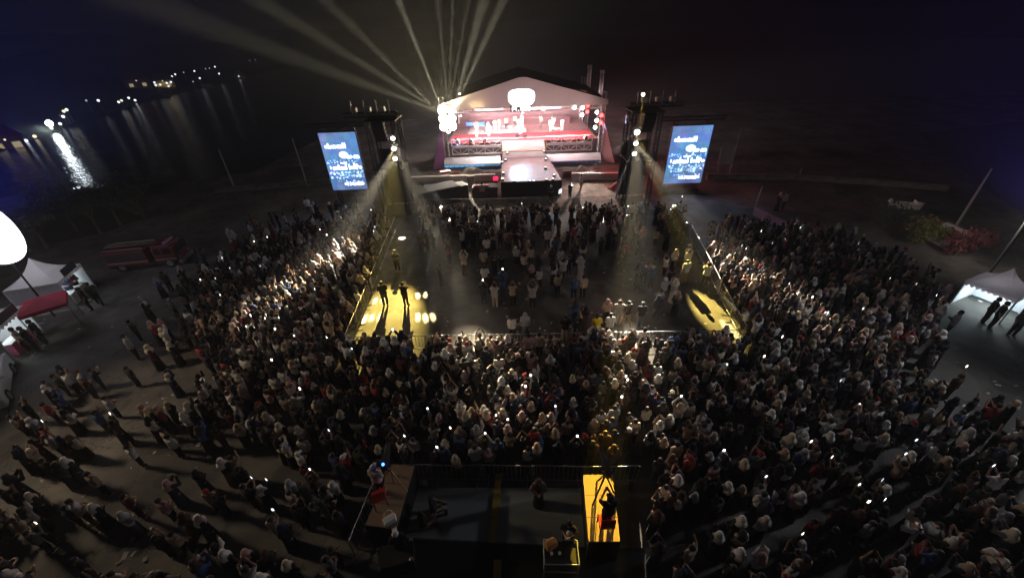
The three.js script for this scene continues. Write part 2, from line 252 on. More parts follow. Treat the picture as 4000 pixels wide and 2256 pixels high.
for (const [a, b, k] of [[-9.9, -2.9, 1], [2.9, 9.6, 0]]) {
  part('apron_panel', tri([...quad(S(a, 1.3, -51.2), S(b, 1.3, -51.2), S(b, 0.62, -50), S(a, 0.62, -50)), ...quad(S(a, 0.62, -50), S(b, 0.62, -50), S(b, 0.5, -50), S(a, 0.5, -50))]), std(0.66, 0.66, 0.7, 0.6, 0, { side: THREE.DoubleSide }), stage);
  const n = 11; for (let i = 0; i < n; i++) { const x = a + (b - a) * (i + 0.5) / n; part('led_strip', rbox((b - a) / n - 0.1, 0.16, 0.08, X0 + x, 0.46, -49.9, 0.03), k ? glow(0.12, 0.5, 1, i > 7 ? 0.5 : 1.1) : glow(0.08, 0.12, 0.4, 0.22), stage); }
  part('apron_frame', box(b - a, 0.05, 0.9, X0 + (a + b) / 2, 1.33, -51.55), M.darkSteel, stage);
  for (let i = 0; i < 6; i++) part('scaffold_leg', bar(S(a + (b - a) * (i + 0.5) / 6, 0, -50.6), S(a + (b - a) * (i + 0.5) / 6, 1.3, -51.1), 0.03, 6), M.steel, stage);
}
for (const [sx, c] of [[-1, [0.35, 0.12, 0.35]], [1, [0.4, 0.2, 0.2]]]) part('side_skirt', tri([S(sx * 9.75, 5.2, -51.3), S(sx * 9.75, 0.2, -51), S(sx * 11.3, 0.15, -49.9), S(sx * 9.75, 5.2, -51.3), S(sx * 11.3, 0.15, -49.9), S(sx * 11, 0.5, -55)]), std(...c, 0.9, 0, { side: THREE.DoubleSide }), stage);
/* ramp between deck and catwalk, with lit edges */
part('ramp', tri([...quad(S(-2.6, DK, -53.2), S(2.7, DK, -53.2), S(2.7, 1.62, -51.6), S(-2.6, 1.62, -51.6))]), std(0.28, 0.13, 0.13, 0.6, 0, { side: THREE.DoubleSide }), stage);
const edgeGlow = glow(1, 0.5, 0.15, 1.0);
part('edge_strip', box(5.3, 0.06, 0.05, X0 + 0.05, 1.68, -51.55), edgeGlow, stage);
for (const x of [-2.62, 2.72]) part('edge_strip', bar(S(x, 1.7, -51.6), S(x, DK + 0.05, -53.2), 0.04, 6), edgeGlow, stage);

/* logo and its letters on the fascia */
const logoAt = Zp(2037, 380, -50.6);
{
  const sh = new THREE.Shape(); const pts = []; for (let i = 0; i < 48; i++) { const a = i / 48 * 6.2832, k = 1 + 0.03 * Math.sin(3 * a); pts.push(new THREE.Vector2(1.72 * k * Math.sign(Math.cos(a)) * Math.abs(Math.cos(a)) ** 0.75, 1.05 * k * Math.sign(Math.sin(a)) * Math.abs(Math.sin(a)) ** 0.75)); } sh.setFromPoints(pts);
  const t = thing('lit_sign', 'glaring white oval sign on the stage gable', 'sign', logoAt); t.scale.setScalar(0.88);
  part('sign_box', new THREE.ExtrudeGeometry(sh, { depth: 0.16, bevelEnabled: true, bevelSize: 0.03, bevelThickness: 0.03, bevelSegments: 2, curveSegments: 4 }).scale(1.02, 1.02, 1), M.white, t);
  part('sign_face', new THREE.ExtrudeGeometry(sh, { depth: 0.03, bevelEnabled: false }).translate(0, 0, 0.2), glow(0.95, 1, 1, 7), t);
  const l = new THREE.RectAreaLight(0xf2fbff, 6, 3, 1.7); l.name = 'sign_light'; l.position.copy(logoAt).add(V(0, 0, 0.3)); l.lookAt(l.position.clone().add(V(0, 0, 1))); scene.add(l);
  const lt = thing('letter_sign', 'row of small glowing white letters below the oval sign', 'sign', Zp(2035, 424, -50.55)), gl = glow(1, 1, 1, 4);
  const ring = (x, r) => part('letter', new THREE.TorusGeometry(r, 0.07, 8, 16).translate(x, 0, 0.08), gl, lt);
  part('letter_backing', box(2.5, 0.62, 0.05, 0, 0, 0), M.darkSteel, lt);
  part('letter', merge([box(0.1, 0.44, 0.1, -1.0, 0, 0.08), new THREE.TorusGeometry(0.13, 0.06, 6, 10).translate(-0.87, 0.09, 0.08)]), gl, lt);
  part('letter', merge([box(0.1, 0.4, 0.1, -0.55, 0, 0.08)]), gl, lt); part('full_stop', new THREE.SphereGeometry(0.06, 8, 6).translate(-0.28, -0.18, 0.08), gl, lt);
  for (const x of [0.15, 0.57, 0.98]) ring(x, 0.17);
}

/* catwalk */
const cw = thing('catwalk', 'long grey catwalk running from the stage toward the audience', 'catwalk');
{
  const zf = -39.7, zb = -51.5, wf = 3.1, wb = 2.6, xf = Zp(2076, 712, zf).x, y = 1.6;
  const top = [V(xf - wf, y, zf), V(xf + wf, y, zf), S(wb, y, zb), S(-wb, y, zb)];
  const deckMat = new THREE.MeshStandardMaterial({ map: rep(asphaltTex, 0.25), color: new THREE.Color().setRGB(0.8, 1.15, 1.45), roughness: 0.42 });
  const dn = (p, k) => p.clone().setY(k);
  part('walk_deck', tri([...quad(top[0], top[1], top[2], top[3])]), deckMat, cw);
  part('front_cloth', tri(quad(dn(top[0], 0.01), dn(top[1], 0.01), dn(top[1], y - 0.01), dn(top[0], y - 0.01))), std(0.02, 0.024, 0.032, 0.9, 0, { side: THREE.DoubleSide }), cw);
  for (const [a, b] of [[0, 3], [1, 2]]) part('side_cloth', tri(quad(dn(top[a], 0.01), dn(top[b], 0.01), dn(top[b], y - 0.01), dn(top[a], y - 0.01))), std(0.35, 0.06, 0.1, 0.9, 0, { side: THREE.DoubleSide }), cw);
  part('front_edge', box(2 * wf + 0.1, 0.06, 0.08, xf, y + 0.02, zf + 0.05), std(0.6, 0.5, 0.25, 0.5), cw);
  part('red_line', tri([...quad(V(xf + 0.6, y + 0.006, -42), V(xf + 0.68, y + 0.006, -42), S(0.42, y + 0.006, -50), S(0.36, y + 0.006, -50))]), M.red, cw);
  const lens = glow(0.95, 0.98, 1, 2.6);
  [[1982, 598], [1975, 625], [1961, 634], [1966, 676], [1963, 700], [2010, 708], [2070, 708], [2085, 708], [2135, 702], [2125, 592], [2132, 622], [2131, 655], [2160, 700], [2165, 684]].forEach(([a, b], li) => {
    const p = G(a, b, y + 0.1), f = thing('floor_lamp', '', 'lamp', V(p.x, y, p.z), 0, 'floor lamps along the catwalk edge');
    f.userData.label = `small white floor lamp on the catwalk, ${['first on the left edge from the stage', 'second on the left edge from the stage', 'third on the left edge from the stage', 'fourth on the left edge from the stage', 'at the left front corner', 'front edge, left third', 'front centre, left of a pair', 'front centre, right of a pair', 'front edge, right third', 'first on the right edge from the stage', 'second on the right edge from the stage', 'third on the right edge from the stage', 'at the right front corner', 'just behind the right front corner'][li]}`;
    part('lamp_case', rbox(0.3, 0.16, 0.26, 0, 0.09, 0, 0.03), M.black, f); part('lens', new THREE.CylinderGeometry(0.11, 0.11, 0.05, 12).translate(0, 0.19, 0), lens, f);
  });
}

/* ---------- show lamps ---------- */
const lampGroup = { head: new THREE.CylinderGeometry(0.2, 0.14, 0.34, 12).rotateX(Math.PI / 2), lens: new THREE.CylinderGeometry(0.17, 0.17, 0.06, 14).rotateX(Math.PI / 2) };
const lensMats = { white: glow(1, 0.95, 0.88, 22), warm: glow(1, 0.84, 0.55, 40), red: glow(1, 0.04, 0.04, 14), blue: glow(0.5, 0.6, 1, 5) };
function showLamp(at, aim, kind, label, size = 1, group = 'show lamps on the stage') {
  const t = thing('show_lamp', label, 'lamp', at, 0, group); t.lookAt(aim); t.scale.setScalar(size);
  part('yoke', merge([box(0.5, 0.06, 0.1, 0, 0.28, -0.15), box(0.05, 0.36, 0.1, -0.25, 0.12, -0.15), box(0.05, 0.36, 0.1, 0.25, 0.12, -0.15)]), M.black, t);
  part('lamp_head', lampGroup.head.clone().translate(0, 0, -0.22), M.black, t); part('lens', lampGroup.lens, lensMats[kind], t); return at;
}
// cluster on the left tower that throws the fan of beams
const fan = [[1730, 440], [1752, 432], [1738, 462], [1758, 470], [1745, 485], [1765, 448]].map(([x, y]) => Zp(x, y, -50.2));
const fanNames = ['upper left', 'topmost', 'middle left', 'lower right', 'lowest', 'upper right'];
fan.forEach((p, i) => showLamp(p, CAM, 'warm', `blinding warm lamp in the cluster on the left stage tower, ${fanNames[i]}`, 1.3));
const warm = [1, 0.86, 0.56];
{ const p = Zp(1747, 462, -50.55), t = thing('blinder_panel', 'big glaring warm blinder panel behind the lamps on the left stage tower', 'lamp', p); t.lookAt(CAM); t.scale.setScalar(1.22); part('panel_case', rbox(1.7, 2.3, 0.2, 0, 0, -0.12, 0.3), M.black, t); for (const [x, y] of [[-0.42, 0.72], [0.42, 0.72], [-0.42, 0], [0.42, 0], [-0.42, -0.72], [0.42, -0.72]]) part('cell_lens', new THREE.CylinderGeometry(0.38, 0.38, 0.05, 20).rotateX(Math.PI / 2).translate(x, y, 0.02), glow(1, 0.9, 0.68, 45), t); }
[[1050, 190, 0, 3.6, 0.4], [1220, 130, 0, 2.8, 0.55], [1330, 60, 2, 2.4, 0.7], [1556, 0, 0, 2.4, 1.5], [1708, 0, 1, 1.8, 0.8], [1768, 0, 1, 1.2, 1.3], [1830, 0, 1, 1.6, 0.7], [1890, 0, 5, 3.6, 0.8], [1965, 0, 5, 2.8, 1.0]].forEach(([x, y, k, half, s]) => spot(fan[k].clone().add(V(0, 0, 0.05)), Zp(x, y, -49.4), warm, 66000 * s, half, 0.6, 0.06));
{ const p = fan[2].clone().add(V(0.25, 0.2, 0.4)); spot(p, p.clone().add(V(-0.15, 1, 0.25)), [1, 0.8, 0.46], 1000, 75, 0.5, 0.3); }
showLamp(Zp(1727, 497, -50.8), CAM, 'white', 'white lamp below the glaring cluster on the left stage tower', 1.1);
showLamp(Zp(1752, 512, -50.8), CAM, 'white', 'larger white lamp low on the left stage tower', 1.3);
// right tower: white and red lamps
[[2332, 438, 'white', 'upper white lamp on the right stage tower'], [2331, 470, 'white', 'middle white lamp on the right stage tower'], [2350, 450, 'red', 'upper red lamp on the outside of the right stage tower'], [2348, 479, 'red', 'lower red lamp on the outside of the right stage tower'], [2325, 497, 'white', 'lowest white lamp on the right stage tower, glaring inward'],
 [2296, 410, 'red', 'red lamp under the right end of the stage roof'], [2294, 436, 'red', 'second red lamp under the right end of the stage roof, lower'], [2276, 420, 'white', 'white lamp beside the red lamps under the right roof end'], [2245, 419, 'white', 'white lamp hung under the roof left of the red pair'], [2274, 448, 'white', 'white lamp hanging lowest under the right roof end'], [2122, 424, 'white', 'white lamp under the roof right of the glowing letters'], [1775, 436, 'white', 'white lamp under the left roof end beside the cluster']]
  .forEach(([x, y, k, l]) => showLamp(Zp(x, y, -51), CAM, k, l, k === 'red' ? 1.25 : 1.2));
{ const p = Zp(2352, 462, -50.4); panelLight(p, p.clone().add(V(0.6, 0, 1)), [1, 0.03, 0.03], 160, 0.4, 0.8); }
spot(Zp(2325, 497, -50.8).add(V(-0.2, 0, -0.1)), S(1, 3.1, -60), [1, 0.88, 0.75], 3500, 7, 0.6, 0.08);
[[1790, 547, 'left-hand lamp of three'], [1842, 546, 'middle lamp of three'], [1896, 543, 'right-hand lamp of three'], [2285, 534, 'single lamp at the right end']].forEach(([x, y, l]) => { const p = Zp(x, y, -51.9); showLamp(p, S(0, 9, -57), 'white', `${l} standing on the stage behind the truss rail`, 1.1); });
panelLight(S(-6.4, 3.3, -52.4), S(-6, 2.6, -56), [1, 0.1, 0.12], 70, 4, 0.3); panelLight(S(6.6, 3.3, -52.4), S(6, 2.6, -56), [1, 0.1, 0.12], 60, 3, 0.3);
// wash inside the stage
[[-6.2, 6.1, -57, 'far left of the middle beam'], [-3, 6.1, -57.2, 'left of the middle beam'], [0.5, 6.1, -57, 'centre of the middle beam'], [3.6, 6.1, -57.2, 'right of the middle beam'], [6.8, 6.1, -57, 'far right of the middle beam'], [-4.6, 6.2, -63.4, 'left of the rear beam'], [4.2, 6.2, -63.4, 'right of the rear beam'], [-7.5, 5.9, -52, 'left of the front beam'], [0, 6.0, -52, 'centre of the front beam']].forEach(([x, y, z, l]) => showLamp(S(x, y, z), S(x * 0.9, 2.5, z + 2), 'white', `wash lamp hung in the stage roof, ${l}`, 0.7));
panelLight(S(-4.4, 6.0, -52), S(-3, 2.5, -58), [1, 0.86, 0.84], 1300, 5, 0.4); panelLight(S(4.4, 6.0, -52), S(4, 2.5, -58.5), [1, 0.68, 0.68], 900, 5, 0.4);
panelLight(S(0, 6.2, -57.4), S(0, 4.6, -51), [1, 0.56, 0.54], 420, 13, 0.5); panelLight(S(-1, 6.2, -62.6), S(0, 4.6, -66), [1, 0.7, 0.7], 800, 12, 0.4);
// lamps on the fascia edges and along the eaves
for (const [x, y, l] of [[1845, 423, 'first amber lamp under the left half of the gable'], [1885, 420, 'second amber lamp under the left half of the gable, by the oval sign'], [1795, 366, 'amber lamp shining on the left roof slope']]) showLamp(Zp(x, y, -50.9), Zp(x, y - 40, -50.4), 'warm', l, 0.5);
{ const p = Zp(1860, 420, -50.2); panelLight(p, p.clone().add(V(0, 1, -0.45)), [1, 0.7, 0.3], 6, 1.5, 0.1); }
const amberPanel = part('amber_strip', rbox(2.0, 0.1, 0.3, 0, 0, 0), glow(1, 0.55, 0.04, 1.2), thing('amber_light_bar', 'amber light bar on the right roof slope', 'lamp', Zp(2262, 352, -54), 0)); amberPanel.rotation.z = -0.25;
// catwalk and forecourt
spot(S(-1.5, 6.2, -51.2), V(X0 + 0.6, 1.6, -43), [0.42, 0.74, 1], 760, 17, 0.8, 0.1);
spot(fan[4].clone().add(V(0.1, 0, 0.2)), G(1800, 800), [1, 0.86, 0.7], 900, 22, 0.8, 0.15);
spot(Zp(2331, 470, -50.7), G(2280, 790), [1, 0.86, 0.72], 700, 20, 0.8, 0.15);

/* ---------- speaker towers with the audience lamps ---------- */
function paTower(b, side) {
  const t = thing('speaker_tower', `dark scaffold tower ${side < 0 ? 'left' : 'right'} of the stage carrying three white lamps`, 'tower', V(b.x, 0, b.z), 0, 'scaffold towers beside the stage');
  for (const [x, z] of [[-1.1, -1.1], [1.1, -1.1], [-1.1, 1.1], [1.1, 1.1]]) part('mast', lattice(8.4, 0.3, 14).translate(x, 0, z), M.black, t);
  for (const y of [0.2, 4.4, 8.4]) part('platform', box(2.7, 0.08, 2.7, 0, y, 0), M.black, t);
  part('cloth_wall', box(2.4, 5.2, 0.05, side * -0, 3.0, -1.3), M.blackCloth, t);
  part('cross_beam', latticeBar(4.6, 0.35, 12).translate(side * 1.0, 8.75, 0), M.black, t);
  for (let i = 0; i < 5; i++) part('line_array_box', rbox(1.0, 0.3, 0.6, side * 0.2, 8.15 - i * 0.33, 1.0 - 0.03 * i * i, 0.05), M.black, t);
  for (let i = 0; i < 3; i++) part('follow_lamp_case', rbox(0.45, 0.4, 0.5, side * (-0.2 + i * 1.2), 9.2, 0.2, 0.05), std(0.3, 0.28, 0.28, 0.6), t);
  for (let i = 0; i < 4; i++) part('guard_post', bar(V(side * (-0.8 + i * 1.05), 8.9, 0.3), V(side * (-0.8 + i * 1.05), 9.9, 0.3), 0.035, 6), M.steel, t);
  return t;
}
paTower(V(-10.6, 0, -36.9), -1); paTower(V(11.9, 0, -36.9), 1);
const audWhite = [1, 0.93, 0.82];
const LT = [[1534, 540], [1538, 580], [1543, 619]].map(([x, y]) => Zp(x, y, -34.6)), RT = [[2489, 516], [2484, 560], [2479, 600]].map(([x, y]) => Zp(x, y, -34.8));
const ord = ['top', 'middle', 'bottom'];
LT.forEach((p, i) => showLamp(p, G(1500, 1300), 'white', `${ord[i]} lamp of three on the left scaffold tower`, 0.95, 'audience lamps on the scaffold towers'));
RT.forEach((p, i) => showLamp(p, G(2500, 1300), 'white', `${ord[i]} lamp of three on the right scaffold tower`, i ? 0.95 : 1.25, 'audience lamps on the scaffold towers'));
const beam = (L, i, px, py, cd, half, c = audWhite) => spot(L[i].clone().add(V(0, 0, 0.02)), G(px, py), c, cd, half, 0.45, 0.05);
// soft white beams in the smoke
[[2, 1250, 900, 15000, 2.4], [2, 1390, 980, 22000, 1.8], [1, 1570, 930, 9000, 2.4], [0, 1770, 860, 11000, 4.4]].forEach(([i, x, y, k, a]) => beam(LT, i, x, y, k, a));
[[0, 2180, 760, 34000, 2.0], [1, 2800, 1020, 34000, 1.8], [2, 2690, 880, 26000, 2.0], [2, 2440, 930, 18000, 2.2], [1, 2360, 860, 12000, 3.6]].forEach(([i, x, y, k, a]) => beam(RT, i, x, y, k, a));
// yellow lobes on the walkway
const yel = [1, 0.74, 0.17], yel2 = [1, 0.8, 0.4];
[[1466, 1174, 1], [1494, 1168, 1], [1553, 1138, 0.9], [1573, 1134, 0.9], [1632, 1154, 0.9], [1660, 1152, 0.8], [1424, 1246, 1.25], [1452, 1240, 1], [1482, 1238, 0.7], [1632, 1238, 1], [1662, 1242, 1.05], [1690, 1238, 0.7], [1414, 1338, 0.8], [1446, 1338, 0.9], [1476, 1338, 0.7]].forEach(([x, y, k], i) => beam(LT, i % 2 ? 1 : 2, x, y, 30000 * k, 0.68, yel2));
spot(LT[0].clone().add(V(0, 0, 0.02)), G(1515, 1250), yel, 9000, 8.6, 0.6, 0.05); beam(LT, 0, 1900, 1420, 9000, 2.6, yel2);
for (const [i, x, y, k, a] of [[1, 1270, 1110, 15000, 7.5], [2, 1080, 1260, 14000, 8], [0, 1960, 1570, 19000, 6]]) spot(LT[i].clone().add(V(0, 0, 0.02)), G(x, y), [1, 0.82, 0.56], k, a, 0.9, 0.05);
beam(RT, 1, 2850, 1285, 26000, 1.1, yel2); beam(RT, 0, 2790, 1225, 12000, 4.2, yel);
for (const [i, x, y, k, a] of [[1, 3080, 1270, 13000, 7.5], [0, 2480, 1600, 21000, 6]]) spot(RT[i].clone().add(V(0, 0, 0.02)), G(x, y), [1, 0.84, 0.6], k, a, 0.9, 0.05);
// the beam that finds the right camera platform
{ const p = V(11.2, 9.75, -35.6); showLamp(p, G(2348, 1985, 1.2), 'warm', 'narrow amber lamp on top of the right scaffold tower', 0.7, 'audience lamps on the scaffold towers'); spot(p.clone().add(V(0, 0, 0.02)), G(2348, 1985, 1.2), [1, 0.64, 0.06], 26000, 1.7, 0.3, 0.03); };
// blue beams from the towers across the stage front
for (const [p, q, l] of [[Zp(1556, 487, -36), Zp(1720, 530, -46), 'left'], [Zp(2465, 470, -36), Zp(2380, 490, -46), 'right']]) { showLamp(p, q, 'blue', `dim blue lamp on the ${l} scaffold tower aimed at the stage`, 0.6, 'audience lamps on the scaffold towers'); spot(p, q, [0.5, 0.6, 1], 2500, 3, 0.5, 0.05); spot(p, S(l === 'left' ? -4 : 4, 7.6, -51), [1, 0.66, 0.66], 380, 24, 0.9, 0.1); }

/* ---------- LED screens ---------- */
function screenTex() {
  const w = 256, h = 400, c = document.createElement('canvas'); c.width = w; c.height = h; const x = c.getContext('2d');
  const g = x.createLinearGradient(0, 0, w, h); g.addColorStop(0, '#3c4560'); g.addColorStop(0.35, '#34507a'); g.addColorStop(0.6, '#2b4a6c'); g.addColorStop(1, '#2a3352'); x.fillStyle = g; x.fillRect(0, 0, w, h);
  for (let i = 0; i < 260; i++) { x.fillStyle = `rgba(${rr(30, 120) | 0},${rr(50, 140) | 0},${rr(80, 180) | 0},${rr(0.04, 0.14)})`; x.beginPath(); x.arc(rr(0, w), rr(0, h), rr(4, 34), 0, 7); x.fill(); }
  const dots = (n, x0, x1, y0, y1, a, r) => { for (let i = 0; i < n; i++) { x.fillStyle = `rgba(190,215,255,${rr(a * 0.4, a)})`; x.beginPath(); x.arc(rr(x0, x1), rr(y0, y1), rr(1.5, r), 0, 7); x.fill(); } };
  dots(30, 10, 250, 185, 205, 0.7, 6); dots(90, 10, 250, 265, 315, 0.6, 8); dots(16, 60, 240, 325, 345, 0.8, 5);
  const line = (x0, x1, y, h) => { for (let k = 0; k < 3; k++) { x.strokeStyle = ['rgba(150,190,255,0.28)', 'rgba(225,238,255,0.75)', '#ffffff'][k]; x.lineWidth = [h * 0.75, h * 0.42, h * 0.3][k]; x.lineCap = 'round'; for (let u = x0, q = 0; u < x1; q++) { const v = hash(q, y | 0, 17), w = h * (0.35 + 0.3 * hash(q, y | 0, 5)); x.beginPath(); if (v < 0.28) { x.moveTo(u + w / 2, y - h * (hash(q, y | 0, 9) < 0.5 ? 0.85 : 0.45)); x.lineTo(u + w / 2, y + h * 0.4); } else if (v < 0.62) x.arc(u + w / 2, y, w / 2, 0, 6.28); else if (v < 0.86) { x.arc(u + w / 2, y, w / 2, 3.1, 6.3); x.moveTo(u, y); x.lineTo(u, y + h * 0.4); x.moveTo(u + w, y); x.lineTo(u + w, y + h * 0.4); } else { u += h * 0.2; continue; } x.stroke(); u += w + h * 0.2; } } };
  line(26, 170, 92, 22); for (let k = 0; k < 2; k++) { x.fillStyle = ['rgba(220,235,255,0.5)', '#ffffff'][k]; x.beginPath(); x.ellipse(140, 150, 34 - k * 6, 26 - k * 6, 0, 0, 7); x.fill(); } line(160, 236, 164, 22); line(105, 148, 206, 11); line(16, 30, 236, 18); line(44, 240, 240, 24); line(192, 220, 226, 20); line(100, 232, 356, 22);
  x.fillStyle = 'rgba(0,0,0,0.16)'; for (let q = 32; q < w; q += 32) x.fillRect(q, 0, 1, h); for (let q = 32; q < h; q += 32) x.fillRect(0, q, w, 1);
  const t = new THREE.CanvasTexture(c); t.colorSpace = THREE.SRGBColorSpace; return t;
}
function ledScreen(cs, z, label) {
  const [tl, tr, br, bl] = cs.map(([x, y]) => Zp(x, y, z)), cx = (tl.x + tr.x + br.x + bl.x) / 4, w = (tr.x - tl.x + br.x - bl.x) / 2, y1 = (tl.y + tr.y) / 2, y0 = (bl.y + br.y) / 2;
  const t = thing('led_screen', label, 'screen', V(cx, 0, z)), m = new THREE.MeshStandardMaterial({ color: 0x050505, roughness: 0.5, emissive: 0xffffff, emissiveMap: screenTex(), emissiveIntensity: 3.6 });
  part('display', new THREE.PlaneGeometry(w, y1 - y0).translate(0, (y0 + y1) / 2, 0.02), m, t);
  part('screen_case', box(w + 0.16, y1 - y0 + 0.16, 0.22, 0, (y0 + y1) / 2, -0.11), M.black, t);
  for (const s of [-1, 1]) part('leg', lattice(y1 + 0.4, 0.3, 14).translate(s * (w / 2 - 0.3), 0, -0.5), M.darkSteel, t);
  part('top_beam', latticeBar(w + 2.4, 0.3, 10).translate(0, y1 + 0.55, -0.5), M.darkSteel, t); part('ballast', box(w, 0.5, 1.2, 0, 0.25, -0.7), M.darkSteel, t);
  const l = new THREE.RectAreaLight(0x9fc0ff, 1.3, w, y1 - y0); l.name = 'screen_light'; l.position.set(cx, (y0 + y1) / 2, z + 0.06); l.lookAt(cx, (y0 + y1) / 2, z + 5); scene.add(l);
}
ledScreen([[1238, 522], [1385, 512], [1437, 738], [1305, 742]], -38, 'upright LED screen left of the stage showing white lettering on blue');
ledScreen([[2632, 487], [2788, 493], [2735, 718], [2592, 712]], -38.6, 'upright LED screen right of the stage showing white lettering on blue');

/* ---------- floodlight masts at both sides ---------- */
function floodMast(p, h, aim, color, cd, half, label, tint, k) {
  const t = thing('floodlight_mast', label, 'floodlight', V(p.x, 0, p.z), 0, 'floodlight masts at the sides of the plaza');
  part('mast', bar(V(0, 0, 0), V(0, h + 0.5, 0), 0.1, 8, 0.06), M.steel, t); part('base', box(0.9, 0.4, 0.9, 0, 0.2, 0), M.concrete, t);
  const dir = aim.clone().sub(V(p.x, h, p.z)).setY(0).normalize(), ang = Math.atan2(dir.x, dir.z);
  part('cross_arm', box(1.9, 0.08, 0.08).rotateY(ang).translate(0, h - 0.35, 0), M.steel, t);
  for (const s of [-0.62, 0, 0.62]) { const off = V(s, 0, 0.28).applyAxisAngle(V(0, 1, 0), ang); part('flood_case', rbox(0.5, 0.42, 0.2).rotateX(0.25).rotateY(ang).translate(off.x, h, off.z), M.darkSteel, t); const o2 = V(s, -0.03, 0.4).applyAxisAngle(V(0, 1, 0), ang); part('lens', rbox(0.42, 0.34, 0.06).rotateX(0.25).rotateY(ang).translate(o2.x, h + o2.y, o2.z), glow(...tint, k), t); if (cd) spot(V(p.x, h, p.z).add(o2), aim, color, cd / 3, half, 0.7, 0.12); }
  return t;
}
const floodWarm = [1, 0.78, 0.54], floodCool = [0.9, 0.92, 1];
floodMast(V(-27.5, 0, -12.4), 9.2, V(-9, 0, -10.5), floodWarm, 310, 46, 'floodlight mast beyond the left edge lighting the crowd from the side', [1, 0.95, 0.85], 12);
floodMast(V(27.5, 0, -12.4), 9.2, V(9, 0, -10.5), floodCool, 240, 46, 'floodlight mast beyond the right edge lighting the crowd from the side', [0.92, 0.95, 1], 12);
/* the glaring flood seen at the left edge, and its twin at the right edge */
{
  const a = Zp(8, 905, -21), t = thing('glare_floodlight', 'huge white glaring balloon light at the left edge of the picture', 'floodlight', V(a.x, 0, a.z));
  part('mast', bar(V(-0.9, 0, 0), V(-0.9, a.y - 1.7, 0), 0.05, 8), M.black, t);
  const body = new THREE.LatheGeometry(Array.from({ length: 25 }, (_, i) => { const q = i / 24 * Math.PI; return new THREE.Vector2(Math.max(0.01, 1.13 * Math.sin(q) ** 0.8), -1.9 * Math.cos(q)); }), 40);
  const m = part('lamp_balloon', body.translate(0, 0, 0), glow(0.88, 0.86, 1, 4), t); m.rotation.z = 0.12; m.position.set(-0.9, a.y, 0);
  spot(V(a.x + 0.6, a.y + 0.3, a.z + 1.3), V(a.x + 3, a.y + 9, a.z + 2), [0.05, 0.06, 1], 800, 62, 0.5, 0.5);
  const b = Zp(4030, 840, -21), u = thing('glare_floodlight', 'violet blue floodlight just past the right edge of the picture', 'floodlight', V(b.x, 0, b.z));
  part('mast', bar(V(0, 0, 0), V(0, b.y, 0), 0.08, 8), M.steel, u); part('lamp_head', rbox(0.5, 0.4, 0.3, 0, b.y, 0), M.darkSteel, u); part('lens', rbox(0.42, 0.34, 0.05, 0, b.y, 0.19), glow(0.6, 0.5, 1, 6), u);
  spot(V(b.x - 0.3, b.y + 0.2, b.z + 0.5), V(b.x - 3, b.y + 9, b.z + 2), [0.2, 0.12, 1], 420, 62, 0.5, 0.3); panelLight(V(b.x - 0.4, b.y - 0.2, b.z - 0.3), G(3790, 900), [1, 0.92, 0.8], 30, 0.4, 0.4);
}

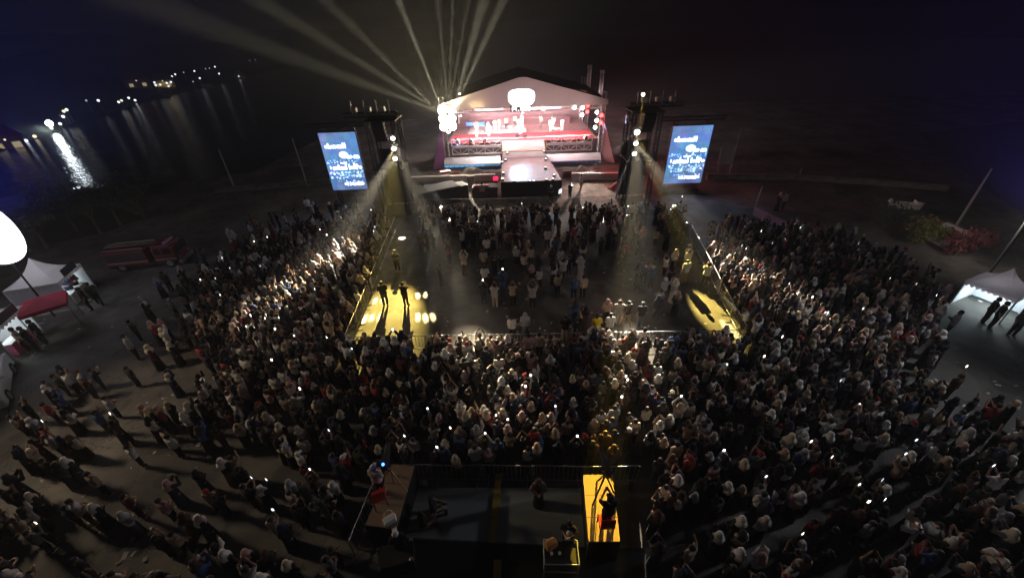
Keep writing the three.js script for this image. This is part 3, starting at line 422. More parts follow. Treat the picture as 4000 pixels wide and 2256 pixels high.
/* ---------- tents ---------- */
function pagodaTent(a, b, open, label, roofMat, lampCd, lampC, sign) {   // a, b: ground ends of its front edge
  const e = b.clone().sub(a), w = e.length(), turn = Math.atan2(-e.z, e.x), n = V(-e.z, 0, e.x).normalize(); if (n.dot(V(-a.x, 0, -a.z)) < 0) n.negate();
  const c = a.clone().add(b).multiplyScalar(0.5).addScaledVector(n, -w / 2), t = thing('pagoda_tent', label, 'tent', V(c.x, 0, c.z), 0), ang = Math.atan2(n.x, n.z); t.rotation.y = ang;
  const k = w / 2, ev = w * 0.74, pk = w * 1.25, N = 8, v = [], prof = (s) => [k * (1 - s), ev + (pk - ev) * (0.42 * s + 0.58 * s ** 3.2)];
  for (const [dx, dz, ex, ez] of [[-1, 1, 1, 1], [1, 1, 1, -1], [1, -1, -1, -1], [-1, -1, -1, 1]]) for (let i = 0; i < N; i++) { const [r0, y0] = prof(i / N), [r1, y1] = prof((i + 1) / N); v.push(...quad(V(dx * r0, y0, dz * r0), V(ex * r0, y0, ez * r0), V(ex * r1, y1, ez * r1), V(dx * r1, y1, dz * r1))); }
  part('roof', tri(v), roofMat, t);
  for (const [x, z] of [[-k, k], [k, k], [k, -k], [-k, -k]]) part('post', bar(V(x * 0.98, 0, z * 0.98), V(x * 0.98, ev, z * 0.98), 0.045, 8), M.white, t);
  const val = []; for (const [dx, dz, ex, ez] of [[-1, 1, 1, 1], [1, 1, 1, -1], [1, -1, -1, -1], [-1, -1, -1, 1]]) for (let i = 0; i < 9; i++) { const p0 = V(dx + (ex - dx) * i / 9, 0, dz + (ez - dz) * i / 9).multiplyScalar(k * 1.003), p1 = V(dx + (ex - dx) * (i + 1) / 9, 0, dz + (ez - dz) * (i + 1) / 9).multiplyScalar(k * 1.003), m = p0.clone().add(p1).multiplyScalar(0.5); val.push(...quad(p0.clone().setY(ev), p1.clone().setY(ev), p1.clone().setY(ev - 0.16), p0.clone().setY(ev - 0.16)), p0.clone().setY(ev - 0.16), p1.clone().setY(ev - 0.16), m.setY(ev - 0.3)); }
  part('valance', tri(val), roofMat, t);
  for (const s of ['back', 'left', 'right']) if (!open.includes(s)) part('side_wall', s === 'back' ? box(w * 0.97, ev - 0.1, 0.03, 0, ev / 2, -k * 0.97) : box(0.03, ev - 0.1, w * 0.97, (s === 'left' ? -1 : 1) * k * 0.97, ev / 2, 0), tentWall, t);
  if (sign) part('sign_board', rbox(w * 0.55, 0.5, 0.06, 0.1, ev + 0.25, k + 0.05), std(0.05, 0.05, 0.05, 0.6), t);
  part('tube_lamp', bar(V(-0.6, ev - 0.05, 0), V(0.6, ev - 0.05, 0), 0.04, 8), glow(0.9, 0.97, 1, 8), t);
  const lp = V(0, ev - 0.12, 0.1).applyAxisAngle(V(0, 1, 0), ang).add(t.position); panelLight(lp, lp.clone().add(V(0, -1, 0.001)), lampC, lampCd, 1, 1);
  return [t, n, c, w];
}
const tentRoof = new THREE.MeshPhysicalMaterial({ color: new THREE.Color().setRGB(0.6, 0.58, 0.57), roughness: 1, transmission: 0.25, thickness: 0, side: THREE.DoubleSide }), tentWall = std(0.7, 0.72, 0.74, 0.9);
const [tA, nA1, cA] = pagodaTent(G(300, 1205), G(378, 1124), [], 'white pagoda tent with a lit counter, nearest the fire engine', tentRoof, 13, [0.85, 0.97, 1], true);
const [tB, nB1, cB] = pagodaTent(G(70, 1415), G(178, 1300), [], 'white pagoda tent with a long sign board at the left edge', tentRoof, 11, [0.85, 0.97, 1], true);
pagodaTent(G(3905, 1265), G(3985, 1225), ['left'], 'pinkish pagoda tent with two glowing white openings at the right edge', new THREE.MeshPhysicalMaterial({ color: new THREE.Color().setRGB(0.62, 0.52, 0.54), roughness: 1, transmission: 0.35, thickness: 0, side: THREE.DoubleSide }), 30, [0.75, 0.92, 1], false);
function counter(c, n, dx, label, top) { const t = thing('counter_table', label, 'table', c.clone().addScaledVector(n, 0.9).setY(0), Math.atan2(n.x, n.z)); part('table_top', rbox(1.7, 0.05, 0.55, dx, 0.78, 0, 0.02), M.white, t); part('table_cloth', box(1.68, 0.74, 0.5, dx, 0.38, 0), top, t); return t; }
counter(cA, nA1, 0.1, 'white topped counter table inside the tent near the fire engine', std(0.5, 0.48, 0.4, 0.9)); counter(cB, nB1, 0.2, 'white counter table with pink cloth in the left edge tent', std(0.5, 0.12, 0.2, 0.9));
{ // red canopy between the two tents
  const c = G(160, 1178, 2.0), t = thing('red_canopy', 'plain red canopy between the two white tents', 'canopy', V(c.x, 0, c.z), 0.75), v = [], k = 1.0, y0 = 1.9, pk = V(0, 2.35, 0), P = [V(-k, y0, k), V(k, y0, k), V(k, y0, -k), V(-k, y0, -k)];
  for (let i = 0; i < 4; i++) { v.push(P[i], P[(i + 1) % 4], pk, ...quad(P[i], P[(i + 1) % 4], P[(i + 1) % 4].clone().setY(y0 - 0.2), P[i].clone().setY(y0 - 0.2))); part('post', bar(P[i].clone().multiplyScalar(0.97).setY(0), P[i].clone().multiplyScalar(0.97).setY(y0), 0.03, 6), M.steel, t); }
  part('cover', tri(v), std(0.42, 0.02, 0.06, 0.8, 0, { side: THREE.DoubleSide }), t);
}

/* ---------- vehicles ---------- */
const wheelGeo = new THREE.CylinderGeometry(0.34, 0.34, 0.24, 16).rotateZ(Math.PI / 2), rimGeo = new THREE.CylinderGeometry(0.2, 0.2, 0.25, 12).rotateZ(Math.PI / 2);
function wheel(t, x, y, z, s = 1) { const w = new THREE.Group(); w.name = 'wheel'; w.position.set(x, y, z); w.scale.setScalar(s); t.add(w); part('tyre', wheelGeo, M.rubber, w); part('rim', rimGeo.clone().scale(1.02, 1, 1), M.steel, w); }
function car(p, turn, label, paint) {                   // nose toward +z
  const t = thing('parked_car', label, 'car', V(p.x, 0, p.z), turn), prof = (pts, w) => { const s = new THREE.Shape(pts.map(([z, y]) => new THREE.Vector2(z, y))); return new THREE.ExtrudeGeometry(s, { depth: w - 0.16, bevelEnabled: true, bevelSize: 0.08, bevelThickness: 0.08, bevelSegments: 3 }).rotateY(-Math.PI / 2).translate((w - 0.16) / 2, 0, 0); };
  part('body', prof([[-2.05, 0.35], [2.0, 0.32], [2.05, 0.62], [1.9, 0.86], [1.0, 0.98], [-1.7, 1.02], [-2.08, 0.9]], 1.76), paint, t);
  part('cabin', prof([[-1.75, 1.0], [0.95, 1.0], [0.25, 1.5], [-1.3, 1.52]], 1.5), paint, t);
  part('windscreen', tri(quad(V(-0.68, 1.06, 1.0), V(0.68, 1.06, 1.0), V(0.6, 1.48, 0.38), V(-0.6, 1.48, 0.38))).translate(0, 0.03, 0.05), M.glass, t);
  for (const s of [-1, 1]) { part('side_window', box(0.02, 0.34, 1.7, s * 0.765, 1.26, -0.45), M.glass, t); part('headlight', rbox(0.34, 0.14, 0.08, s * 0.62, 0.72, 2.06, 0.03), std(0.75, 0.77, 0.8, 0.15), t); wheel(t, s * 0.78, 0.34, 1.3); wheel(t, s * 0.78, 0.34, -1.3); part('mirror', rbox(0.16, 0.12, 0.1, s * 0.98, 1.08, 0.7, 0.03), paint, t); }
  part('grille', rbox(0.8, 0.16, 0.05, 0, 0.6, 2.11, 0.02), M.black, t); part('bumper', rbox(1.7, 0.2, 0.1, 0, 0.42, 2.09, 0.04), paint, t);
}
const carWhite = std(0.72, 0.72, 0.72, 0.3);
car(G(-38, 1545), 0.75, 'white car cut off by the left edge below the tents', carWhite);
{ const p = G(3535, 815), t = thing('small_boat', 'small white boat lying alone on the dark right side', 'boat', V(p.x, 0, p.z), -0.35), v = [], S0 = (u) => [0.5 * Math.sqrt(Math.max(0, 1 - Math.max(0, u) ** 2.4)), 0.5 + 0.16 * Math.max(0, u) ** 2];
  for (let i = 0; i < 12; i++) { const u0 = -1 + i / 6, u1 = -1 + (i + 1) / 6, [a, h0] = S0(u0), [b, h1] = S0(u1); for (const s of [-1, 1]) v.push(...quad(V(u0 * 1.2, h0, s * a), V(u1 * 1.2, h1, s * b), V(u1 * 1.1, 0.04, s * b * 0.5), V(u0 * 1.1, 0.04, s * a * 0.5))); v.push(...quad(V(u0 * 1.15, 0.16, -a * 0.8), V(u1 * 1.15, 0.16, -b * 0.8), V(u1 * 1.15, 0.16, b * 0.8), V(u0 * 1.15, 0.16, a * 0.8))); }
  part('hull', tri(v), std(0.72, 0.73, 0.73, 0.4, 0, { side: THREE.DoubleSide }), t); for (const x of [-0.55, 0.2]) part('seat', rbox(0.26, 0.06, 0.9, x, 0.4, 0, 0.02), M.white, t); part('outboard_motor', rbox(0.22, 0.5, 0.24, -1.3, 0.6, 0, 0.06), M.white, t); part('windscreen', rbox(0.06, 0.3, 0.7, 0.55, 0.66, 0, 0.02), M.white, t); }
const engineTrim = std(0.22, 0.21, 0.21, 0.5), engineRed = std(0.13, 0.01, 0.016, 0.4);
{ // fire engine, nose to the right
  const a = G(470, 1046), b = G(735, 1020), d = b.clone().sub(a), turn = Math.atan2(-d.z, d.x), c = a.clone().add(b).multiplyScalar(0.5), t = thing('fire_engine', 'red fire engine parked behind the left crowd', 'fire engine', V(c.x, 0, c.z), turn), L = 6.6; t.scale.setScalar(0.76);
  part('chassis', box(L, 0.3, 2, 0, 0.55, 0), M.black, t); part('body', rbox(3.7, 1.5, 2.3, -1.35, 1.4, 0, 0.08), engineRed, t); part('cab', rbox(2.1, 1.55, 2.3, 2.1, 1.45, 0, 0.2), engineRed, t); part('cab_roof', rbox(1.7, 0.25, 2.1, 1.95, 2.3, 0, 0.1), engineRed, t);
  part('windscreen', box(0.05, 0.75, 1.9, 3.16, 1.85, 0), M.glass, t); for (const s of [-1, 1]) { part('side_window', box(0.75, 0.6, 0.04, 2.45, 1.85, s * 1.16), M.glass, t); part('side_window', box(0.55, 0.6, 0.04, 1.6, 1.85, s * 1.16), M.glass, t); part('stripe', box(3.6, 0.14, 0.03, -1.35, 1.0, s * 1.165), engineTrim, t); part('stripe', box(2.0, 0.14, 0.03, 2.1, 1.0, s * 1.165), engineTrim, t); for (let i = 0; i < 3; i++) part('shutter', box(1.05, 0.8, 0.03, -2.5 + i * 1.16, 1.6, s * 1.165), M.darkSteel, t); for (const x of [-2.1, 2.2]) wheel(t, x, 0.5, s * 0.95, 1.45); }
  t.children.filter((w) => w.name === 'wheel').forEach((w) => { w.rotation.y = Math.PI / 2; });
  const lad = []; for (const z of [-0.3, 0.3]) lad.push(bar(V(-3.3, 2.42, z), V(1.0, 2.5, z), 0.04, 6)); for (let i = 0; i < 13; i++) lad.push(bar(V(-3.2 + i * 0.34, 2.42 + i * 0.006, -0.3), V(-3.2 + i * 0.34, 2.42 + i * 0.006, 0.3), 0.025, 5)); part('ladder', merge(lad), engineTrim, t);
  for (const z of [-0.95, 0.95]) part('roof_rail', bar(V(-3.1, 2.3, z), V(0.4, 2.3, z), 0.05, 6), engineTrim, t);
  part('light_bar', rbox(0.3, 0.16, 1.5, 2.3, 2.5, 0, 0.05), std(0.5, 0.3, 0.45, 0.2), t); part('bumper', rbox(0.25, 0.35, 2.3, 3.25, 0.6, 0, 0.06), engineTrim, t); for (const s of [-1, 1]) part('headlight', rbox(0.06, 0.2, 0.35, 3.19, 1.05, s * 0.8, 0.03), engineTrim, t);
}

/* ---------- poles, walls and fences ---------- */
function pole(px0, py0, px1, py1, label, arm, name = 'utility_pole') {
  const b = G(px1, py1), top = Zp(px0, py0, b.z), t = thing(name, label, 'pole', V(b.x, 0, b.z), 0, 'poles around the plaza');
  part('shaft', bar(V(0, 0, 0), V(0, top.y, 0), 0.11, 8, 0.06), std(0.3, 0.3, 0.3, 0.8), t); if (arm) part('cross_arm', box(1.7, 0.1, 0.1, 0, top.y * arm, 0), std(0.3, 0.3, 0.3, 0.8), t); return t;
}
pole(846, 585, 918, 742, 'thin pole standing farthest left by the shore wall', 0); pole(1138, 538, 1200, 728, 'pole with a cross arm left of the left LED screen', 0.45); pole(2888, 505, 2846, 692, 'pole with a cross arm right of the right LED screen', 0.5); pole(3128, 655, 3118, 700, 'short post on the far right wall', 0); pole(2976, 728, 2952, 812, 'thin leaning-looking pole behind the right crowd', 0);
pole(3812, 660, 3738, 880, 'tall flag pole rising from the flower bed at right', 0, 'flag_pole'); pole(1385, 752, 1402, 825, 'short white topped pole below the left screen', 0, 'sign_pole');
{ const b = G(2815, 700), t = thing('notice_board', 'pale notice board on two legs beside the right pole', 'sign', V(b.x, 0, b.z)); part('board', rbox(1.5, 1.9, 0.08, 0, 2.6, 0, 0.03), M.white, t); for (const s of [-0.5, 0.5]) part('leg', bar(V(s, 0, 0), V(s, 1.8, 0), 0.04, 6), M.steel, t); }
for (const [x, y, l] of [[2353, 285, 'tall pale truss mast behind the right end of the stage'], [2304, 265, 'fainter truss mast behind the stage roof']]) { const p = Zp(x, y, -68), t = thing('truss_mast', l, 'mast', V(p.x, 0, -68)); part('mast', lattice(p.y, 0.45, 22), M.alu, t); part('mast_head', box(0.6, 0.4, 0.6, 0, p.y + 0.2, 0), M.alu, t); }
function wallRun(pts, h, w, label, mat) { const t = thing('low_wall', label, 'wall'); for (let i = 1; i < pts.length; i++) { const a = pts[i - 1], b = pts[i], d = b.clone().sub(a), L = d.length(), n = Math.max(1, Math.round(L / 3)); for (let k = 0; k < n; k++) { const g = box(L / n - 0.015, h, w, 0, h / 2, 0).rotateY(Math.atan2(-d.z, d.x)), m = a.clone().addScaledVector(d, (k + 0.5) / n); part('wall_block', g.translate(m.x, 0, m.z), mat, t); } } return t; }
wallRun([G(840, 752), G(1000, 742), G(1290, 718)], 0.6, 0.35, 'low concrete wall left of the left LED screen', M.concrete); wallRun([G(2760, 700), G(3100, 702), G(3420, 722), G(3700, 745)], 0.6, 0.35, 'long low wall on the dark ground behind the right crowd', M.concrete);
wallRun([G(1600, 716), G(1935, 704)], 0.75, 0.5, 'pale kerb wall in front of the stage, left of the catwalk', M.white); wallRun([G(2232, 700), G(2470, 700)], 0.75, 0.5, 'pale kerb wall in front of the stage, right of the catwalk', M.white);
wallRun([G(2945, 838), G(3080, 905)], 0.7, 0.3, 'short pinkish wall at the top of the right crowd', std(0.4, 0.2, 0.24, 0.9));
{ // flower bed with its kerb, shrubs
  const a = G(3690, 890), b = G(3850, 962), t = thing('flower_bed', 'raised flower bed with pale kerbs under the flag pole', 'flower bed'), d = b.clone().sub(a).normalize(), n = V(-d.z, 0, d.x); if (n.z > 0) n.negate(); const L = a.distanceTo(b), ang = Math.atan2(-d.z, d.x);
  const at = (u, v) => a.clone().addScaledVector(d, u * L).addScaledVector(n, v);
  for (const [u, v, len, r] of [[0.5, 0, L, 0], [0.5, 1.3, L, 0], [0.5, 3, L, 0]]) { const p = at(u, v); part('kerb', box(len, 0.5, 0.25, 0, 0.25, 0).rotateY(ang).translate(p.x, 0, p.z), M.white, t); } for (const u of [0, 1]) { const p = at(u, 1.5); part('kerb', box(0.25, 0.48, 2.7, 0, 0.24, 0).rotateY(ang).translate(p.x, 0, p.z), M.white, t); }
  const p = at(0.5, 2.1); part('soil', box(L - 0.3, 0.3, 1.5, 0, 0.15, 0).rotateY(ang).translate(p.x, 0, p.z), M.earth, t);
  const shrub = (u, v, r, mi, label) => { const q = at(u, v), s = thing('shrub', label, 'shrub', V(q.x, 0.25, q.z), 0, 'shrubs in and behind the flower bed'); part('foliage', leaves(700, [[V(0, r * 0.8, 0), r], [V(r * 0.6, r * 0.6, 0), r * 0.7], [V(-r * 0.6, r * 0.5, 0.1), r * 0.7]], 0.12), leafMats[mi], s); part('stem', bar(V(0, -0.25, 0), V(0, r, 0), 0.04, 6), bark, s); };
  shrub(0.25, 2.2, 0.6, 3, 'dark red shrub left in the flower bed'); shrub(0.45, 3.8, 1.0, 2, 'bright yellow green shrub behind the flag pole'); shrub(0.75, 2.3, 0.6, 3, 'red flowering shrub in the middle of the flower bed'); shrub(0.8, 4.2, 1.1, 2, 'large yellow green shrub behind the flower bed'); shrub(1.15, 1.4, 0.9, 3, 'pink red bush past the right end of the flower bed'); shrub(1.3, 3.2, 1, 3, 'dull pink bush nearest the right edge'); shrub(-0.2, 4.6, 1.4, 0, 'dim green shrub left of the flag pole');
}

/* ---------- crowd barriers ---------- */
const barrierGeo = (() => {
  const w = 2.0, h = 1.1, r = 0.021, fr = [bar(V(-w / 2, 0.15, 0), V(-w / 2, h, 0), r, 6), bar(V(w / 2, 0.15, 0), V(w / 2, h, 0), r, 6), bar(V(-w / 2, h, 0), V(w / 2, h, 0), r, 6), bar(V(-w / 2, 0.2, 0), V(w / 2, 0.2, 0), r, 6)], bars = [];
  for (let i = 1; i < 12; i++) bars.push(bar(V(-w / 2 + w * i / 12, 0.2, 0), V(-w / 2 + w * i / 12, h, 0), 0.009, 5));
  return { frame: merge(fr), bars: merge(bars), foot: (s) => merge([bar(V(s * 0.75, 0.03, -0.32), V(s * 0.75, 0.03, 0.32), 0.02, 6), bar(V(s * 0.75, 0.03, 0), V(s * 0.75, 0.22, 0), 0.02, 6)]) };
})(), footL = barrierGeo.foot(-1), footR = barrierGeo.foot(1);
function barrierRun(a, b, where, group) {
  const d = b.clone().sub(a), n = Math.round(d.length() / 2.06), turn = Math.atan2(-d.z, d.x);
  for (let i = 0; i < n; i++) { const p = a.clone().addScaledVector(d, (i + 0.5) / n), nth = ['first', 'second', 'third', 'fourth', 'fifth', 'sixth', 'seventh', 'eighth', 'ninth', 'tenth', 'eleventh', 'twelfth', 'thirteenth', 'fourteenth', 'fifteenth'][i] ?? `${i + 1}th`;
    const t = thing('crowd_barrier', `steel crowd barrier, ${nth} ${where}`, 'barrier', V(p.x, 0, p.z), turn + rr(-0.03, 0.03), group); part('frame', barrierGeo.frame, M.steel, t); const bb = part('bars', barrierGeo.bars, M.steel, t); bb.userData.kind = 'stuff'; part('foot', footL, M.steel, t); part('foot', footR, M.steel, t); }
}
barrierRun(G(1552, 890), G(1366, 1368), 'from the stage along the left side of the pen', 'barriers round the audience pen'); barrierRun(G(1374, 1376), G(2888, 1352), 'from the left along the front crowd', 'barriers round the audience pen'); barrierRun(G(2690, 925), G(2896, 1340), 'from the stage along the right side of the pen', 'barriers round the audience pen');
barrierRun(G(1640, 822), G(2420, 812), 'from the left in front of the catwalk', 'barriers before the stage');
barrierRun(G(1500, 1880), G(2480, 1890), 'from the left on the crowd side of the camera pen', 'barriers round the camera pen'); barrierRun(G(1500, 1900), G(1370, 2240), 'down the left side of the camera pen', 'barriers round the camera pen');

/* ---------- in front of the stage ---------- */
{
  const p = G(1725, 790), t = thing('subwoofer_stack', 'big black covered speaker stack before the stage, left of the catwalk', 'speaker', V(p.x, 0, p.z), 0.5); part('cover', rbox(4.4, 1.7, 2.2, -0.4, 0.85, 0, 0.12), std(0.03, 0.033, 0.045, 0.9), t); part('cabinet', rbox(0.8, 1.5, 1.5, 2.3, 0.76, 0, 0.04), M.black, t); part('grille_frame', merge([box(0.06, 0.12, 1.5, 2.73, 1.42, 0), box(0.06, 0.12, 1.5, 2.73, 0.1, 0), box(0.06, 1.4, 0.1, 2.73, 0.76, 0.7), box(0.06, 1.4, 0.1, 2.73, 0.76, -0.7)]), M.alu, t);
  const q = G(1895, 765), u = thing('monitor_riser', 'low black speaker box between the pillar and the catwalk', 'speaker', V(q.x, 0, q.z), 0.05); part('cabinet', rbox(2.6, 1.1, 1.4, 0, 0.56, 0, 0.05), M.black, u); part('grille', box(2.4, 0.9, 0.03, 0, 0.56, 0.71), M.darkSteel, u); for (const s of [-0.8, 0.1]) part('red_case', rbox(0.6, 0.16, 0.4, s, 1.19, 0.2, 0.03), M.red, u);
  const c = G(1843, 742), v = thing('pale_pillar', 'square grey green pillar in the kerb wall left of the catwalk', 'pillar', V(c.x, 0, c.z)); part('shaft', box(0.7, 1.5, 0.7, 0, 0.75, 0), M.concrete, v); part('cap', box(0.8, 0.12, 0.8, 0, 1.56, 0), M.concrete, v);
  const r = G(1748, 726), w = thing('red_case', 'flat red case on the speaker stack left of the catwalk', 'case', V(r.x, 1.72, r.z + 0.8), 0.4); part('case_body', rbox(1.1, 0.22, 0.6, 0, 0.11, 0, 0.03), M.red, w); part('label_strip', box(0.3, 0.03, 0.58, 0.4, 0.225, 0), M.white, w);
  const a = G(1938, 735), x = thing('red_signal_lamp', 'bright red light box at the left front corner of the catwalk', 'lamp', V(a.x, 0, a.z)); part('stand', box(0.3, 0.9, 0.3, 0, 0.45, 0), M.black, x); part('lens', rbox(0.55, 0.42, 0.12, 0, 1.1, 0.1, 0.05), glow(1, 0.02, 0.08, 2.2), x);
  const b = G(2420, 735), y = thing('red_tarpaulin', 'crumpled red tarpaulin heap right of the catwalk', 'tarpaulin', V(b.x, 0, b.z), 0.4), hg = new THREE.PlaneGeometry(2.4, 1.3, 14, 8).rotateX(-Math.PI / 2), hp = hg.attributes.position; for (let i = 0; i < hp.count; i++) { const X = hp.getX(i), Z = hp.getZ(i); hp.setY(i, Math.max(0.03, (0.7 - 0.5 * (X / 1.2) ** 2 - 0.6 * (Z / 0.65) ** 2) * (0.7 + 0.6 * noise(X * 2 + 9, Z * 3 + 5, 64, 3)))); } hg.computeVertexNormals(); part('sheet', hg, std(0.55, 0.05, 0.03, 0.7, 0, { side: THREE.DoubleSide }), y);
  const heap = (px, py, w2, d2, h2, m, label) => { const o = G(px, py), g = new THREE.PlaneGeometry(w2, d2, 12, 6).rotateX(-Math.PI / 2), gp = g.attributes.position; for (let i = 0; i < gp.count; i++) { const X = gp.getX(i) / (w2 / 2), Z = gp.getZ(i) / (d2 / 2); gp.setY(i, Math.max(0.02, h2 * (1 - X * X) * (1 - Z * Z) * (0.4 + 1.2 * noise(X * 4 + px, Z * 3 + py, 4096, 8)))); } g.computeVertexNormals(); solo('cloth_heap', g, m, label, 'cloth heap', V(o.x, 0, o.z)); };
  heap(1850, 688, 3.6, 1.4, 0.9, std(0.6, 0.55, 0.5, 0.9, 0, { side: THREE.DoubleSide }), 'pale crumpled cloth heap under the stage apron left of the catwalk'); heap(1780, 690, 2.6, 1.2, 0.6, std(0.35, 0.14, 0.1, 0.9, 0, { side: THREE.DoubleSide }), 'reddish cloth heap under the left end of the apron'); heap(2270, 682, 2, 1.1, 0.8, std(0.55, 0.5, 0.46, 0.9, 0, { side: THREE.DoubleSide }), 'pale cloth heap under the stage apron right of the catwalk');
  const cases = [[1705, 700], [1740, 703], [1905, 694], [2215, 690], [2320, 690], [2370, 695]]; cases.forEach(([cx, cy], i) => { const o = G(cx, cy), f = thing('flight_case', `${pick(['black', 'dark brown'])} flight case under the stage apron, ${['first', 'second', 'third', 'fourth', 'fifth', 'sixth'][i]} from the left`, 'case', V(o.x, 0, o.z), rr(-0.4, 0.4), 'flight cases under the apron'); part('case_body', rbox(1, 0.7, 0.6, 0, 0.37, 0, 0.02), std(0.08, 0.04, 0.03, 0.6), f); part('lid_rim', box(1.02, 0.03, 0.62, 0, 0.6, 0), M.alu, f); });
}

/* ---------- camera pen at the bottom ---------- */
structure('pen_carpet', sheet([G(1560, 1905), G(2330, 1905), G(2320, 2110), G(2300, 2136), G(1560, 2096)], 0.01), std(0.34, 0.37, 0.35, 0.95));
structure('black_carpet', sheet([G(1500, 2100), G(2330, 2142), G(2520, 2140), G(2560, 2420), G(1480, 2420)], 0.016), M.blackCloth);
{
  const ramp = (a, b, label) => { const d = b.clone().sub(a), L = d.length(), n = Math.max(1, Math.round(L / 0.95)), t = thing('cable_ramp', label, 'cable ramp', V(a.x, 0.01, a.z), Math.atan2(d.x, d.z)); for (let i = 0; i < n; i++) part('ramp_segment', rbox(0.26, 0.06, L / n - 0.02, 0, 0.035, (i + 0.5) * L / n, 0.02), M.yellow, t); };
  ramp(G(1950, 1850), G(1920, 2122), 'yellow cable ramp crossing the camera pen'); ramp(G(1945, 2186), G(1938, 2300), 'short yellow cable ramp on the black carpet at the bottom edge');
  const cable = (pts, label) => solo('cable', new THREE.TubeGeometry(new THREE.CatmullRomCurve3(pts), 40, 0.018, 6), M.rubber, label, 'cable'); cable([G(1922, 2128, 0.04), G(1900, 2165, 0.04), G(1880, 2215, 0.04), G(1850, 2275, 0.04)], 'thin grey cable leaving the cable ramp toward the bottom edge');
  const riser = (q, h, mat, label) => { const t = thing('camera_platform', label, 'platform'), p = q.map(([x, y]) => G(x, y, h)), v = [...quad(p[0], p[1], p[2], p[3])]; const a = p[0], u = p[1].clone().sub(a), w = p[3].clone().sub(a), n = 3; for (let i = 0; i < n; i++) { const s0 = i / n + 0.003, s1 = (i + 1) / n - 0.003, P = (s, k) => a.clone().addScaledVector(u, k).addScaledVector(w, s).addScaledVector(p[2].clone().sub(p[1]).sub(w), s * k); const tp = [P(s0, 0), P(s0, 1), P(s1, 1), P(s1, 0)], bt = tp.map((c) => c.clone().setY(h - 0.05)); const vv = [...quad(...tp)]; for (let k = 0; k < 4; k++) vv.push(...quad(tp[k], bt[k], bt[(k + 1) % 4], tp[(k + 1) % 4])); part('deck_panel', tri(vv), mat, t); }
    for (let k = 0; k < 4; k++) { const c0 = p[k], c1 = p[(k + 1) % 4]; part('skirt', tri(quad(c0.clone().setY(0.02), c1.clone().setY(0.02), c1.clone().setY(h - 0.051), c0.clone().setY(h - 0.051))), std(0.012, 0.012, 0.014, 0.95, 0, { side: THREE.DoubleSide }), t); } return t; };
  const plyMat = std(0.42, 0.3, 0.16, 0.75, 0, { side: THREE.DoubleSide });
  riser([[2277, 1853], [2393, 1853], [2423, 2115], [2300, 2115]], 1.2, plyMat, 'plywood camera platform glowing yellow at the right of the camera pen'); riser([[1530, 1812], [1618, 1818], [1546, 2066], [1425, 2050]], 1.2, std(0.3, 0.2, 0.13, 0.8, 0, { side: THREE.DoubleSide }), 'dim brown camera platform at the left of the camera pen');
  const tripodCam = (p, y, turn, legMat, label, led) => { const t = thing('video_camera', label, 'camera', V(p.x, y, p.z), turn); for (let i = 0; i < 3; i++) { const a = i * 2.0944 + 0.4; part('leg', bar(V(Math.cos(a) * 0.5, 0, Math.sin(a) * 0.5), V(0, 1.25, 0), 0.03, 6), legMat, t); } part('head', new THREE.CylinderGeometry(0.07, 0.09, 0.18, 10).translate(0, 1.32, 0), M.black, t); part('camera_body', rbox(0.2, 0.26, 0.5, 0, 1.55, 0.02, 0.03), M.black, t); part('lens', new THREE.CylinderGeometry(0.11, 0.08, 0.4, 14).rotateX(Math.PI / 2).translate(0, 1.56, -0.42), M.black, t); part('viewfinder', rbox(0.16, 0.14, 0.12, -0.15, 1.72, 0.12, 0.02), M.darkSteel, t); part('pan_bar', bar(V(0.1, 1.35, 0.05), V(0.28, 1.2, 0.6), 0.014, 6), M.black, t); if (led) part('tally_light', new THREE.SphereGeometry(0.05, 8, 6).translate(0, 1.75, 0.25), glow(0.05, 0.2, 1, 6), t); };
  const chair = (p, y, turn, label) => { const t = thing('plastic_chair', label, 'chair', V(p.x, y, p.z), turn, 'red chairs on the camera platforms'); part('seat', rbox(0.46, 0.05, 0.46, 0, 0.45, 0, 0.02), M.red, t); part('backrest', rbox(0.44, 0.42, 0.04, 0, 0.72, 0.22, 0.02), M.red, t); for (const [x, z] of [[-0.19, -0.19], [0.19, -0.19], [-0.19, 0.2], [0.19, 0.2]]) part('leg', bar(V(x * 1.1, 0, z * 1.1), V(x, 0.43, z), 0.018, 6), M.darkSteel, t); };
  const rc = G(2362, 2000, 1.2), lc = G(1530, 1890, 1.2);
  tripodCam(G(2352, 1935, 1.2), 1.2, 0.05, M.black, 'black video camera on a tripod on the yellow platform', false); tripodCam(G(1540, 1905, 1.2), 1.2, 0.1, std(0.55, 0.42, 0.2, 0.5), 'video camera with pale tripod legs and a blue light on the brown platform', true);
  chair(G(2362, 2065, 1.2), 1.2, 0, 'red chair on the yellow camera platform'); chair(G(1490, 1965, 1.2), 1.2, 0.4, 'red chair on the brown camera platform');
  { const p = G(1525, 2035, 1.2), t = thing('tote_bag', 'white bag lying on the brown camera platform', 'bag', V(p.x, 1.2, p.z), 0.5); part('bag_body', rbox(0.42, 0.16, 0.3, 0, 0.09, 0, 0.07), M.white, t); part('handle', new THREE.TorusGeometry(0.13, 0.02, 6, 12, Math.PI).rotateX(-1.1).translate(0, 0.1, -0.18), M.white, t); }
